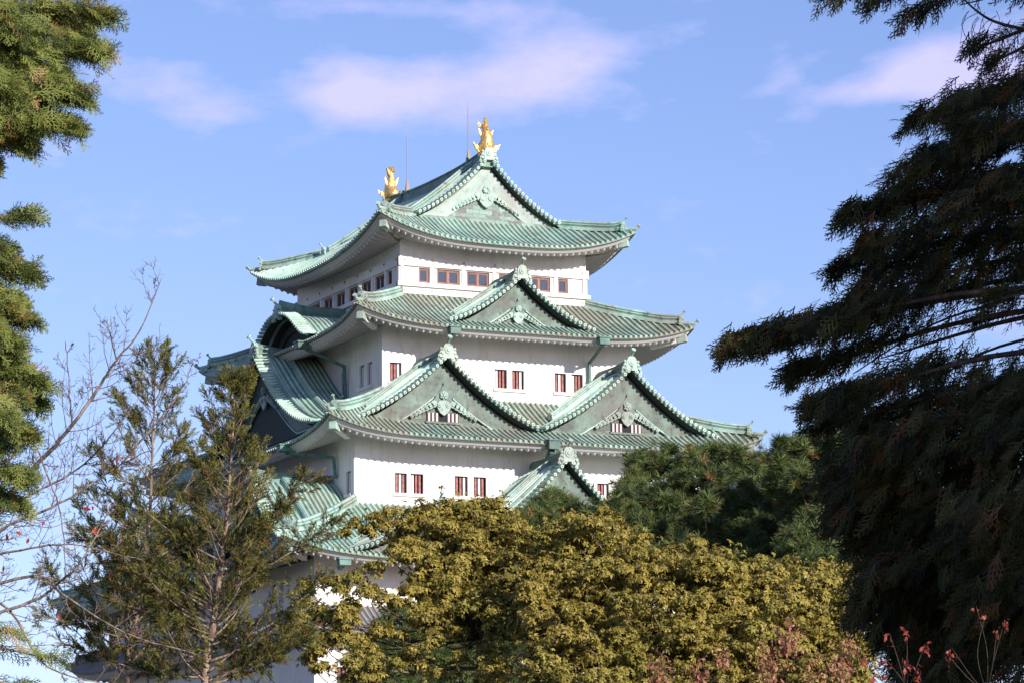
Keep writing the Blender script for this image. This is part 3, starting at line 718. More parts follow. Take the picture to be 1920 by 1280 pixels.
# golden dolphin-fish ridge ornaments
def fish(y0, sy, lab):
    """sy: -1 front (faces inward = +y)"""
    mb = MB(); up = Vector((0,0,1)); ins = Vector((0,-sy,0)); base = Vector((0, y0, 49.72))
    sp = [(.55,.05,.16),(.52,.22,.27),(.34,.36,.36),(.06,.42,.40),(-.12,.62,.36),(-.16,.9,.30),(-.12,1.15,.26),(-.05,1.4,.22),(.02,1.6,.17),(.04,1.8,.11),(-.02,2.0,.07)]
    n = 12; vs = []
    P3 = [base+ins*a+up*b for a, b, r in sp]
    for i, (a, b, r) in enumerate(sp):
        t = (P3[min(i+1, len(sp)-1)]-P3[max(0, i-1)]).normalized(); x = Vector((1,0,0)); yv = t.cross(x)
        for k in range(n):
            th = 2*math.pi*k/n; rr = r*1.28*(1+.1*(k % 2)); vs.append(P3[i]+x*(rr*.95*math.cos(th))+yv*(rr*1.05*math.sin(th)))
    fs = [(i*n+k, i*n+(k+1) % n, (i+1)*n+(k+1) % n, (i+1)*n+k) for i in range(len(sp)-1) for k in range(n)]+[tuple(range(n))[::-1], tuple(range((len(sp)-1)*n, len(sp)*n))]
    mb.add(vs, fs)
    f = mb.build('golden_fish_ornament', [GOLD], KEEP, True, lab)
    def fin(pts2, th, pos, ax, nm='fin', smooth=False):
        """pts2 [(a,b)] in plane (ax, up) from pos, thickness th"""
        m = MB(); nn = ax.cross(up).normalized(); A = [pos+ax*a+up*b for a, b in pts2]; n = len(A)
        m.add([p+nn*th for p in A]+[p-nn*th for p in A], [tuple(range(n)), tuple(range(n, 2*n))[::-1]]+[(i, n+i, n+(i+1) % n, (i+1) % n) for i in range(n)]); m.build(nm, [GOLD], f)
    # tail: two serrated flukes
    fin([(.05,-.1),(.2,.12),(.06,.3),(.26,.42),(.2,.66),(-.1,.78),(-.26,.6),(-.2,.4),(-.3,.25),(-.2,0)], .07, base+up*1.6+ins*.02, ins*.7+Vector((.7,0,0)), 'tail')
    fin([(0,0),(.2,.1),(.42,.3),(.5,.6),(.28,.5),(.14,.4),(-.1,.3)], .06, base+up*1.55+ins*.1, Vector((-.9,0,0))+ins*.3, 'tail')
    # dorsal comb on the outer side
    m = [(0,0)]; 
    for i in range(7): m += [(-.26-.03*(i % 2), .1+.19*i), (-.12, .2+.19*i)]
    m += [(0,1.35)]
    fin(m, .04, base+up*.45-ins*.2+ins*.0, ins, 'dorsal_fin')
    m = [(0,0)]
    for i in range(5): m += [(.22+.05*(i % 2), .06+.15*i), (.08, .14+.15*i)]
    m += [(0,.75)]
    fin(m, .04, base+up*.95+ins*.05, ins, 'belly_fin')
    for sg in (-1, 1):
        fin([(0,0),(.25,.02),(.55,.3),(.68,.62),(.46,.48),(.4,.56),(.26,.34),(.2,.42),(0,.22)], .045, base+up*.1+Vector((sg*.26,0,0))+ins*.05, Vector((sg,0,0))-ins*.25)
        fin([(0,0),(.14,.06),(.26,.34),(.3,.66),(.18,.5),(.12,.36),(0,.22)], .04, base+up*1.0+Vector((sg*.2,0,0)), Vector((sg,0,0)))
    m = MB(); m.tube([base+up*(-.12), base+up*.02, base+up*.16, base+up*.28], [.46,.5,.4,.43], 12); m.tube([base+ins*.3+up*.02, base+ins*.75+up*.0], [.3,.24], 10)
    for sg in (-1, 1): m.tube([base+ins*.55+up*.3+Vector((sg*.2,0,0)), base+ins*.72+up*.42+Vector((sg*.24,0,0))], [.1,.04], 6)
    m.build('head', [GOLD], f, True)
    return f
fish(-7.45, -1, 'golden fish ornament on the front end of the ridge, tail raised')
fish(7.6, 1, 'golden fish ornament on the rear end of the ridge, tail raised')
# rain funnels and downpipes
def pipe(pts, r=.11, box=None, nm='downpipe', axn=None, bs=(.75,.5,.4)):
    mb = MB()
    for i in range(len(pts)-1):
        a, b = Vector(pts[i]), Vector(pts[i+1]); d = (b-a).normalized(); L = (b-a).length
        x = Vector((1,0,0)) if abs(d.x) < .8 else Vector((0,1,0)); x = (x-d*x.dot(d)).normalized(); y = d.cross(x)
        mb.box((a+b)/2, (r*2, r*2, L+r*1.2), (x, y, d))
        if abs(d.z) > .9:
            for q in range(1, int(L/1.1)+1): mb.box(a+d*(q*1.1), (r*2.8, r*2.8, .08), (x, y, d))
    if box is not None:
        mb.b2(*box); b0, b1 = box; mb.b2((b0[0]-.06, b0[1]-.06, b1[2]), (b1[0]+.06, b1[1]+.06, b1[2]+.08))
    return mb.build(nm, [PIPEM], KEEP)
PIPEM = copper('downpipe copper', (.14,.30,.25), (.25,.43,.36), (.02,.03,.025), (.06,.07,.06), .8, .95)
PIPEM = copper('downpipe copper', (.07,.16,.135), (.14,.27,.23), (.02,.03,.025), (.06,.07,.06), .6, .95)
for sx, pb in ((-1, 34.6), (1, 34.4)):
    x = sx*5.0; pipe([(x,-13.5,37.05),(x+.35,-10.85,36.3),(x+.35,-10.78,pb-.6)], .075, ((x-.36,-13.8,37.0),(x+.3,-13.3,37.4)))
pipe([(0,-16.4,29.7),(0,-15.7,29.0),(0,-15.3,27.0)], .2, ((-.36,-16.85,29.9),(.36,-16.3,30.4)))
for y in (-5.2,):
    pipe([(-11.2,y,37.0),(-8.75,y-.1,36.1),(-8.66,y-.1,33.6)], .085, ((-11.9,y-.35,37.05),(-11.0,y+.35,37.4)))
pipe([(-14.3,-9.6,29.9),(-11.95,-11.3,29.5),(-11.82,-11.3,28.3)], .085, ((-14.8,-9.95,29.95),(-14.0,-9.3,30.3)))
pipe([(-15.3,-21.1,22.2),(-15.3,-20.4,21.9)], .14, ((-15.7,-21.35,21.95),(-15.0,-20.95,22.25)))
# ------------------------------------------------------------------ ground
mb = MB(); G = 3000
mb.add([(-G,-G,-1.6),(G,-G,-1.6),(G,G,-1.6),(-G,G,-1.6)], [(0,1,2,3)])
gm = Mat('park ground', .95); gm.col(gm.mix(gm.noise(.15, 6), (.045,.055,.025), (.085,.075,.045)))
tag(mb.build('ground', [gm.m]), kind='structure')
# ------------------------------------------------------------------ foliage tools
RG = np.random.default_rng(11)
def leafmat(name, c1, c2, c3=None, tr=.3, rough=.5, clump=1.2, spec=.35, w3=.5):
    m = Mat(name, rough, 0, spec); g = m.n('ShaderNodeNewGeometry')
    c = m.mix(g.outputs['Random Per Island'], c1, c2)
    if c3: c = m.mix(m.mul(m.noise(clump, 3, .5, None, .5, .65), w3), c, c3)
    m.col(c)
    if tr > 0:
        t = m.n('ShaderNodeBsdfTranslucent'); mx = m.n('ShaderNodeMixShader'); mx.inputs[0].default_value = tr
        m.t.links.new(c, t.inputs[0]); m.t.links.new(m.b.outputs[0], mx.inputs[1]); m.t.links.new(t.outputs[0], mx.inputs[2])
        m.t.links.new(mx.outputs[0], m.t.nodes['Material Output'].inputs[0])
    return m.m
def barkmat(name, a, b):
    m = Mat(name, .9, 0, .2); m.col(m.mix(m.noise(14, 5, .6, (1,1,.3)), a, b)); m.bump(m.noise(30, 4, .6, (1,1,.3)), .5, .01); return m.m
def strip(p, q, w, nrm=(0,0,1)):
    p = np.array(p, float); q = np.array(q, float); d = q-p; s = np.cross(d, nrm); s = s/max(1e-9, np.linalg.norm(s))*w/2
    return [p-s, p+s, q+s*.35, q-s*.35]
def tmpl(quads): return np.array(quads, float)          # (k,4,3)
def fern(n=13, sub=4, w=.03, ang=42, droop=.12, ln=.46, rg=RG):
    Q = [strip((0,0,0), (.55,0,-.02), w*1.1), strip((.5,0,-.02), (1,0,-droop), w)]
    for i in range(n):
        x = .06+.9*i/n; L = ln*(1-x)**.7*(.8+.4*rg.random())+.07; sg = 1 if i % 2 else -1; a = math.radians(ang+rg.normal(0,6))
        z0 = -droop*x*x; e = np.array((x+L*math.cos(a), sg*L*math.sin(a), z0-droop*L+rg.normal(0,.03))); p = np.array((x,0,z0)); Q.append(strip(p, e, w))
        for k in range(sub):
            f = .25+.7*k/sub; b = p+(e-p)*f; s2 = 1 if k % 2 else -1; a2 = a+s2*math.radians(38); l2 = L*.38*(1.1-f)+.03
            Q.append(strip(b, b+np.array((l2*math.cos(a2), sg*l2*math.sin(a2), rg.normal(0,.02))), w*.9))
    return tmpl(Q)
def tuft(n=14, w=.05, up=.6, rg=RG):
    """upright little shoot: an axis with short shoots angled forward all round"""
    Q = [strip((0,0,0), (1,0,0), w)]
    for i in range(n):
        x = .08+.88*i/n; a = math.radians(35+rg.normal(0,8)); ph = rg.random()*6.28; L = .34*(1-x)**.6*(.7+.6*rg.random())+.08
        p = np.array((x,0,0)); d = np.array((math.cos(a), math.sin(a)*math.cos(ph), math.sin(a)*math.sin(ph))); e = p+d*L
        Q.append(strip(p, e, w, (rg.normal(), rg.normal(), rg.normal())))
        for k in range(2):
            b = p+d*L*(.4+.3*k); d2 = d+rg.normal(0, .5, 3); Q.append(strip(b, b+d2/np.linalg.norm(d2)*L*.45, w*.9, (rg.normal(), rg.normal(), rg.normal())))
    return tmpl(Q)
def needles(n=26, w=.06, rg=RG):
    Q = []
    for i in range(n):
        a = math.radians(8+88*math.sqrt(rg.random())); ph = rg.random()*6.28; d = np.array((math.cos(a), math.sin(a)*math.cos(ph), math.sin(a)*math.sin(ph)))
        p = d*.05+np.array((-.3*rg.random(), 0, 0)); Q.append(strip(p, p+d*(.8+.3*rg.random()), w, (rg.normal(), rg.normal(), rg.normal())))
    return tmpl(Q)
def whorl(n=8, rg=RG, droop=1.0):
    """leaves hanging round a twig end; axis +X is the twig direction; unit = leaf length"""
    Q = []
    for i in range(n):
        ph = 6.283*i/n+rg.normal(0,.25); a = math.radians(50+rg.normal(0,14)); out = np.array((0, math.cos(ph), math.sin(ph)))
        d = np.array((1,0,0))*math.cos(a)+out*math.sin(a); sd_ = np.cross(d, out); sd_ = np.cross(d, np.array((1,0,0))) if np.linalg.norm(sd_) < .1 else sd_
        s = np.cross(d, np.array((1,0,0))); s = s/np.linalg.norm(s)*.165; L = .8+.4*rg.random()
        p0 = d*.08; p1 = d*.5*L; d2 = d*.55+out*.35-np.array((1,0,0))*.75*droop; d2 = d2/np.linalg.norm(d2); p2 = p1+d2*.5*L
        Q.append([p0-s*.25, p0+s*.25, p1+s, p1-s]); Q.append([p1-s, p1+s, p2+s*.25, p2-s*.25])
    return tmpl(Q)
def leafmesh(name, tmpls, pos, X, U, scale, mats, mi, parent):
    """instances: position, axis X, rough up U, scale; one mesh, each template copy its own quads"""
    pos = np.array(pos, float); X = np.array(X, float); U = np.array(U, float); scale = np.array(scale, float); n = len(pos)
    X /= np.linalg.norm(X, axis=1)[:,None]; Y = np.cross(U, X); nn = np.linalg.norm(Y, axis=1)[:,None]; Y = np.where(nn > 1e-4, Y/np.maximum(nn, 1e-9), np.array((0,1.,0))); Z = np.cross(X, Y)
    which = RG.integers(0, len(tmpls), n); Vs = []; Ms = []; mi = np.array(mi)
    for k, T in enumerate(tmpls):
        sel = np.where(which == k)[0]
        if len(sel) == 0: continue
        B = np.stack((X[sel], Y[sel], Z[sel]), 1)                       # (m,3,3)
        V = np.einsum('kqc,mcd->mkqd', T, B)*scale[sel][:,None,None,None]+pos[sel][:,None,None,:]
        Vs.append(V.reshape(-1, 3)); Ms.append(np.repeat(mi[sel], T.shape[0]))
    V = np.concatenate(Vs); M = np.concatenate(Ms); nq = len(V)//4
    me = bpy.data.meshes.new(name); me.vertices.add(len(V)); me.vertices.foreach_set('co', V.astype(np.float32).ravel())
    me.loops.add(len(V)); me.loops.foreach_set('vertex_index', np.arange(len(V), dtype=np.int32))
    me.polygons.add(nq); me.polygons.foreach_set('loop_start', np.arange(0, len(V), 4, dtype=np.int32)); me.polygons.foreach_set('material_index', M.astype(np.int32))
    for m in mats: me.materials.append(m)
    me.update(); me.validate(); o = bpy.data.objects.new(name, me); link(o, parent)
    if parent is not None: o.matrix_parent_inverse = Matrix.Translation(parent.location).inverted()
    return o
def smooth_path(pts, n=8, jit=0.0):
    P = [np.array(p, float) for p in pts]; out = []
    for i in range(len(P)-1):
        p0 = P[max(0, i-1)]; p1 = P[i]; p2 = P[i+1]; p3 = P[min(len(P)-1, i+2)]
        for k in range(n):
            t = k/n; q = .5*((2*p1)+(-p0+p2)*t+(2*p0-5*p1+4*p2-p3)*t*t+(-p0+3*p1-3*p2+p3)*t**3); out.append(q+RG.normal(0, jit, 3) if jit else q)
    out.append(P[-1]); return out
CAMR = np.array(_r2); CAMU = np.array(_u2); CAMF = np.array(_f)
def inpoly(u, v, poly):
    c = False; j = len(poly)-1
    for i in range(len(poly)):
        (x1, y1), (x2, y2) = poly[i], poly[j]
        if (y1 > v) != (y2 > v) and u < (x2-x1)*(v-y1)/(y2-y1)+x1: c = not c
        j = i
    return c
def unit(v): v = np.array(v, float); return v/np.linalg.norm(v)
class Tree:
    def __init__(s, name, d, base_u, label, cat='tree', group=None, bark=None):
        p = at(base_u, 1280, d); s.d = d; s.base = np.array((p.x, p.y, -1.6)); s.e = empty(name, tuple(s.base), label, cat, group)
        s.w = MB(); s.P = []; s.X = []; s.U = []; s.S = []; s.M = []; s.bark = bark; s.px = d/FPX
    def A(s, u, v, dd=0): return np.array(at(u, v, s.d+dd))
    def limb(s, pts, r0, r1, n=6, nn=5, jit=0):
        P = smooth_path(pts, nn, jit); m = len(P); s.w.tube([Vector(p) for p in P], [r0+(r1-r0)*i/(m-1) for i in range(m)], n); return P
    def put(s, p, x, u, sc, m=0): s.P.append(p); s.X.append(x); s.U.append(u); s.S.append(sc); s.M.append(m)
    def done(s, tm, mats, woodname='trunk', crown='crown'):
        s.w.build(woodname, [s.bark], s.e, True)
        if s.P: leafmesh(crown, tm, s.P, s.X, s.U, s.S, mats, s.M, s.e)
UP = np.array((0,0,1.))
# ------------------------------------------------------------------ near cypress at the left edge
CYP = [leafmat('cypress leaf', (.16,.20,.045), (.26,.28,.07), (.25,.23,.06), .25, .55), leafmat('dark cypress leaf', (.06,.09,.03), (.10,.13,.04), None, .25, .55), leafmat('cypress brown tip', (.28,.19,.05), (.34,.22,.07), None, .3)]
BARK1 = barkmat('cypress bark', (.22,.13,.08), (.35,.23,.15))
FERN = [fern() for _ in range(5)]
t = Tree('cypress_tree', 30, -330, 'nearest evergreen cypress with flat fern-like sprays, cut by the left edge', bark=BARK1)
t.limb([t.base, t.A(-330,1280,.3), t.A(-310,600,.3), t.A(-290,-100,.3), t.A(-280,-500,.3)], .2, .11, 9)
def bough(t, a, b, wid, n, sz, sag=10, lo=.25, droop=.3, tips=None, dark=.35, brown=.05, limb=True, lr=.02, dd=None, flat=.6, tipw=.35):
    """a limb from a to b (pixels, depth offset); sprays fill a band wid px round its outer part"""
    p0 = t.A(*a); p1 = t.A(*b); mid = (p0+p1)/2+UP*(sag*t.px)
    path = smooth_path([p0, mid, p1], 10)
    if limb: t.limb([p0, mid, p0+(p1-p0)*.93+UP*0], lr, lr*.25, 5)
    m = len(path)
    for _ in range(n):
        f = lo+(1-lo)*RG.random()**.75; i = min(m-2, int(f*(m-1))); p = path[i]+(path[i+1]-path[i])*RG.random()
        w = wid*t.px*(1-(1-tipw)*((f-lo)/(1-lo))**1.5); off = CAMU*RG.normal(0, .42)*w*(1.9 if RG.random() < .14 else 1)+CAMF*RG.normal(0, .6)*w+unit(p1-p0)*RG.normal(0,.2)*w
        dirn = unit(unit(p1-p0)*.9-UP*droop+RG.normal(0, .38, 3)+CAMF*RG.normal(0,.2))
        un = unit(UP*flat+RG.normal(0, .45, 3)-CAMF*.5)
        r = RG.random(); mi = 2 if r < brown else 1 if r < brown+dark else 0
        t.put(p+off-dirn*sz*t.px*.5, dirn, un, sz*t.px*(.7+.6*RG.random()), mi)
for (a, b, w, n) in (
  ((-280,20,0),(236,28,-.2),46,150), ((-280,-60,.5),(200,-30,.6),70,160), ((-280,90,0),(226,98,-.5),60,190), ((-280,100,1),(190,60,.9),70,170),
  ((-280,170,0),(188,178,-.6),60,190), ((-280,180,1),(150,140,.8),70,160), ((-280,220,0),(172,238,-.6),60,190), ((-280,230,.7),(100,225,.5),70,160),
  ((-280,250,0),(90,272,-.4),46,120), ((-280,260,0),(20,302,-.3),40,110), ((-280,100,-1),(60,180,-1.2),80,180), ((-280,-10,-1),(90,60,-1.2),80,190), ((-280,120,-1),(60,110,-1.0),80,190),
  ((-280,470,0),(100,400,-.2),26,46), ((-280,480,0),(88,512,-.3),44,100), ((-280,520,.5),(60,560,.3),60,110), ((-280,550,0),(82,600,-.3),50,100), ((-280,590,.5),(60,650,0),60,110),
  ((-280,640,0),(70,650,-.6),44,70), ((-280,660,0),(112,715,-.4),40,90), ((-280,690,.4),(100,750,-.2),46,100), ((-280,730,0),(92,812,-.4),40,80), ((-280,700,-.6),(40,780,-.8),70,150), ((-280,540,-.6),(20,620,-.8),70,130),((-280,470,-.3),(44,470,-.5),60,90),((-280,560,-.3),(50,575,-.5),60,90),((-280,660,-.3),(60,690,-.5),60,100),((-280,700,-.3),(62,735,-.5),60,100),((-280,790,-.3),(50,800,-.5),60,90), ((-280,740,.5),(60,838,.2),34,60),
  ((-280,860,0),(82,895,-.3),36,70), ((-280,870,0),(70,945,-.2),36,70), ((-280,1150,0),(66,1188,-.2),36,50), ((-280,1190,0),(150,1238,-.2),26,46), ((-280,1250,0),(90,1290,0),40,60)):
    bough(t, a, (b[0]-26, b[1], b[2]), w*.86, int(n*(1.0 if b[1] < 1100 else .5)), 58, lo=.42, dark=.28, tipw=.2, sag=14)
t.done(FERN, CYP)
# ------------------------------------------------------------------ big dark cypress on the right
DRK = [leafmat('dark drooping leaf', (.04,.046,.013), (.08,.082,.022), (.12,.10,.025), .2, .6), leafmat('deep green leaf', (.016,.02,.007), (.028,.032,.011), None, .2, .6), leafmat('rusty leaf', (.20,.085,.02), (.13,.06,.02), None, .3)]
BARK2 = barkmat('dark bark', (.045,.035,.03), (.10,.075,.06))
FERN2 = [fern(11, 3, .034, 34, .35, .36) for _ in range(5)]
t = Tree('redwood_tree', 36, 2260, 'tall dark drooping conifer filling the right edge, rusty flecks in its needles', bark=BARK2)
t.limb([t.base, t.A(2250,1280), t.A(2235,500), t.A(2220,-300), t.A(2215,-700)], .33, .16, 10)
RB = [((2200,-160,0),(1535,2,-.5),36,170), ((2200,-180,.6),(1625,8,.4),34,120), ((2200,-150,0),(1690,38,-.3),34,130), ((2200,-170,.2),(1590,-40,.3),50,120),
  ((2200,40,0),(1812,92,.1),28,70), ((2200,50,0),(1840,120,-.5),36,80), ((2200,-130,.4),(1890,-10,.2),40,70),
  ((2200,180,0),(1702,228,-.4),62,300), ((2200,170,.8),(1760,205,.6),70,260), ((2200,240,0),(1662,335,-.6),66,320), ((2200,260,.8),(1720,300,.6),80,330), ((2200,250,-.8),(1800,250,-1.2),80,300),
  ((2200,330,0),(1578,405,-.3),64,330), ((2200,340,.9),(1640,390,.8),80,340), ((2200,380,0),(1612,460,-.6),80,330), ((2200,420,0),(1556,508,0),64,330), ((2200,440,.9),(1620,520,.9),80,330), ((2200,400,-.9),(1760,400,-1.2),70,220), ((2200,480,0),(1590,560,-.4),70,300),((2200,360,-.6),(1850,350,-1.2),90,300),
  ((2200,530,0),(1358,646,-.8),44,500), ((2200,540,.4),(1420,640,-.3),50,280), ((2200,520,.7),(1560,600,.4),60,260), ((2200,560,0),(1475,700,.2),50,240), ((2200,640,0),(1505,765,-.4),56,260), ((2200,650,.7),(1560,745,.4),60,240), ((2200,700,0),(1530,800,0),50,200),
  ((2200,700,.5),(1610,800,.5),80,330), ((2200,760,0),(1590,860,-.5),90,380), ((2200,800,.8),(1540,900,.5),110,420), ((2200,850,0),(1560,960,.2),120,460), ((2200,900,.6),(1600,1010,.3),120,460), ((2200,960,0),(1620,1080,0),120,460),
  ((2200,1010,.4),(1605,1130,.2),110,420), ((2200,1060,0),(1650,1190,.3),110,400), ((2200,1110,.5),(1690,1240,.3),120,380), ((2200,1160,0),(1720,1300,.5),120,360), ((2200,1080,.8),(1680,1230,.8),110,360), ((2200,1130,-.5),(1740,1270,-.4),110,320), ((2200,1010,.9),(1660,1170,.9),110,320), ((2200,930,-.8),(1780,1000,-1),130,420), ((2200,1020,-.8),(1800,1120,-1),130,420), ((2200,600,.9),(1830,600,.9),40,50), ((2200,700,0),(1760,790,0),50,150), ((2200,580,0),(1850,560,-.6),40,70), ((2200,740,-.6),(1820,820,-.8),90,300)]
for a, b, w, n in RB: bough(t, a, b, w*(.62 if b[1] < 820 else .95), int(n*(.56 if b[1] < 820 else 1.1)), 60, sag=34, lo=(.58 if 600 < b[1] < 790 and b[0] < 1600 else .28), droop=.95, dark=.42, brown=.085, lr=.045, flat=.2, tipw=.35)
for a, b, r in (((2200,560,0),(1650,672,.3),.045), ((1990,620,.1),(1700,745,.3),.02), ((2200,760,0),(1560,800,.3),.03), ((2200,-30,0),(1800,10,.2),.02), ((1900,560,0),(1600,700,.1),.016)):
    t.limb([t.A(*a), (t.A(*a)+t.A(*b))/2+UP*.12, t.A(*b)], r, .006, 6)
t.limb([t.A(2000,70), t.A(1880,46), t.A(1830,20), t.A(1790,-20)], .022, .006, 5)
for q in range(14):   # bare drooping twigs below the top bough
    u0 = 1790+RG.random()*90; v0 = 20+RG.random()*30; t.limb([t.A(u0,v0), t.A(u0-15+RG.normal(0,8), v0+25), t.A(u0-10+RG.normal(0,16), v0+60+30*RG.random())], .004, .0015, 4, 3)
t.done(FERN2, DRK)
# unseen evergreen added out of frame on the right to shade the conifer above
def simple_tree(name, x, y, h, r, label, mats, n, sz):
    e = empty(name, (x, y, -1.6), label, 'tree'); w = MB(); w.tube([(x,y,-1.6),(x+.2,y,h*.5),(x,y+.2,h*.9)], [.4,.3,.08], 8); P = []; X = []; U = []
    for i in range(16):
        a = RG.random()*6.28; z = h*(.25+.6*RG.random()); L = r*(1.05-z/h)*.9; w.tube([(x,y,z),(x+L*math.cos(a), y+L*math.sin(a), z+.5)], [.1,.03], 5)
    w.build('trunk', [BARK2], e, True)
    for i in range(n):
        z = h*(.08+.92*RG.random()); rr = r*min(1, 1.55*(1.02-z/h))*math.sqrt(RG.random()); a = RG.random()*6.28
        P.append((x+rr*math.cos(a), y+rr*math.sin(a), z-1.6)); d = unit((math.cos(a), math.sin(a), -.3+RG.normal(0,.4))); X.append(d); U.append(unit(UP+RG.normal(0,.6,3)))
    leafmesh('crown', FERN2, P, X, U, [sz]*n, mats, RG.integers(0, 2, n), e)
q = np.array(at(1860, 560, 36))+np.array(sd)*19
simple_tree('added_shade_tree', q[0], q[1], 19.5, 5.0, 'unseen broad evergreen added beyond the right edge to shade the conifer', DRK, 2300, 1.5)
# ------------------------------------------------------------------ two sparse conifers left of the keep
SPA = [leafmat('olive conifer leaf', (.14,.145,.032), (.23,.215,.055), (.25,.17,.045), .3, .6), leafmat('dark olive leaf', (.04,.055,.018), (.07,.08,.025), None, .3, .6), leafmat('brown conifer leaf', (.22,.115,.035), (.16,.09,.03), None, .3)]
BARK3 = barkmat('pale brown bark', (.17,.12,.09), (.34,.25,.19))
TUFT = [tuft() for _ in range(5)]
def sparse(name, d, trunk, levels, label, seed=0, tw=.05, dens=1.0, wide=None):
    t = Tree(name, d, trunk[-1][0], label, bark=BARK3, group=None)
    pts = [t.A(u, v, 0) for u, v in trunk]; t.limb([t.base]+pts[::-1], tw, .006, 8)
    TP = smooth_path(pts, 12)
    tot = len(TP)
    for k in range(levels):
        f = (k+.5)/levels; i = min(tot-2, int(f*(tot-1))); p = TP[i]; v = trunk[0][1]+(trunk[-1][1]-trunk[0][1])*f
        L = wide(f)*t.px*(.75+.5*RG.random()); sg = 1 if k % 2 else -1; az = RG.normal(0, .9); hd = unit(CAMR*sg*math.cos(az)+CAMF*math.sin(az)-CAMF*.15); el = math.radians(48-14*f+RG.normal(0,8))
        d1 = hd*math.cos(el)+UP*math.sin(el); d2 = hd*math.cos(el+.25)+UP*math.sin(el+.25)
        q1 = p+d1*L*.5; q2 = q1+d2*L*.5; path = smooth_path([p, q1, q2], 10); t.limb([p, q1, q2], .006+.016*f*L/1.2, .002, 5)
        ns = max(3, int(L/t.px/15))
        for j in range(ns):
            g = .12+.88*(j+RG.random())/ns; m = min(len(path)-2, int(g*(len(path)-1))); b = path[m]; s2 = 1 if j % 2 else -1
            sl = L*.36*(1.12-g)*(.6+.8*RG.random())+.06; ax = unit(d1*.8+np.cross(d1, UP)*s2*(.6+.3*RG.random())*RG.choice((1,-1,1))+CAMF*RG.normal(0,.5)+UP*.35)
            e = b+ax*sl; t.w.tube([Vector(b), Vector((b+e)/2-UP*.01), Vector(e)], [.004,.003,.0015], 4)
            nt_ = max(2, int(sl/t.px/9.0*dens))
            for _ in range(nt_):
                h = .15+.85*RG.random(); c = b+(e-b)*h+RG.normal(0, .018, 3); dx = unit(ax*.8+UP*.25+RG.normal(0,.45,3)); r = RG.random()
                t.put(c, dx, RG.normal(0,1,3), (19+15*RG.random())*t.px, 2 if r < .08 else 1 if r < .42 else 0)
        for _ in range(3): t.put(q2+RG.normal(0,.02,3), unit(d2+RG.normal(0,.3,3)), RG.normal(0,1,3), 26*t.px, 0)
    for _ in range(9): t.put(pts[0]+(pts[1]-pts[0])*RG.random()*.4, unit(UP+RG.normal(0,.4,3)), RG.normal(0,1,3), 26*t.px, 0)
    return t
t = sparse('young_cedar_tree', 52, [(290,684),(289,760),(285,860),(281,960),(270,1060),(255,1160),(238,1290)], 74, 'slender sparse conifer left of the keep, more open and further left of the pair', wide=lambda f: 26+172*f**.85, dens=.78)
t.done(TUFT, SPA)
t = sparse('young_cedar_tree', 49, [(441,725),(438,780),(432,880),(424,980),(412,1080),(398,1180),(384,1290)], 92, 'bushier sparse conifer with brownish foliage standing directly before the keep', wide=lambda f: 18+152*f**.85, dens=.78, tw=.065)
for (a, b, c, r) in (((414,1060),(500,985),(570,893),.02), ((405,1120),(520,1050),(640,975),.02), ((398,1180),(300,1120),(200,1010),.022), ((392,1240),(500,1190),(600,1080),.024), ((412,1050),(340,1010),(250,940),.016), ((404,1150),(260,1060),(120,985),.02), ((400,1200),(230,1130),(80,1075),.022), ((394,1240),(250,1200),(60,1150),.02), ((392,1270),(480,1240),(585,1190),.02), ((400,1270),(280,1260),(130,1210),.018)):
    p = [t.A(*a), t.A(*b), t.A(*c)]; t.limb(p, r, .003, 6); path = smooth_path(p, 14)
    for j in range(42):
        m = int((.2+.78*RG.random())*(len(path)-2)); b_ = path[m]; ax = unit(unit(p[2]-p[0])*.8+RG.normal(0,.6,3)+UP*.2); sl = .12+.22*RG.random(); e = b_+ax*sl
        t.w.tube([Vector(b_), Vector(e)], [.003,.0015], 4)
        for _ in range(4): t.put(b_+(e-b_)*RG.random()+RG.normal(0,.015,3), unit(ax+RG.normal(0,.5,3)), RG.normal(0,1,3), (20+14*RG.random())*t.px, 2 if RG.random() < .12 else int(RG.random() < .5))
t.done(TUFT, SPA)
# ------------------------------------------------------------------ bare cherry tree
BARK4 = barkmat('cherry bark', (.10,.07,.06), (.26,.20,.18))
REDL = leafmat('red autumn leaf', (.35,.03,.02), (.5,.10,.05), None, .4)
t = Tree('cherry_tree', 40, -260, 'bare cherry tree with leafless twigs reaching up at the left, a few red leaves', bark=BARK4)
t.limb([t.base, t.A(-260,1300,0), t.A(-200,1180,0)], .2, .14, 8)
def twigs(t, path, r0, n, L, gen=0):
    m = len(path)
    for _ in range(n):
        f = .12+.88*RG.random(); i = min(m-2, int(f*(m-1))); p = path[i]; d = unit(path[i+1]-path[i])
        side = unit(np.cross(d, CAMF))*RG.choice((-1,1)); a = d*.75+side*(.55+.35*RG.random())+CAMF*RG.normal(0,.4)+UP*.25; a = unit(a); l = L*(.4+1.1*RG.random())*(1.15-f*.7)
        b = unit(a+UP*.35+RG.normal(0,.2,3)); q1 = p+a*l*.5; q2 = q1+b*l*.5
        pp = t.limb([p, q1, q2], r0, .0016, 4, 4, .004)
        if gen < 2: twigs(t, pp, r0*.6, 4 if gen == 0 else 2, l*.5, gen+1)
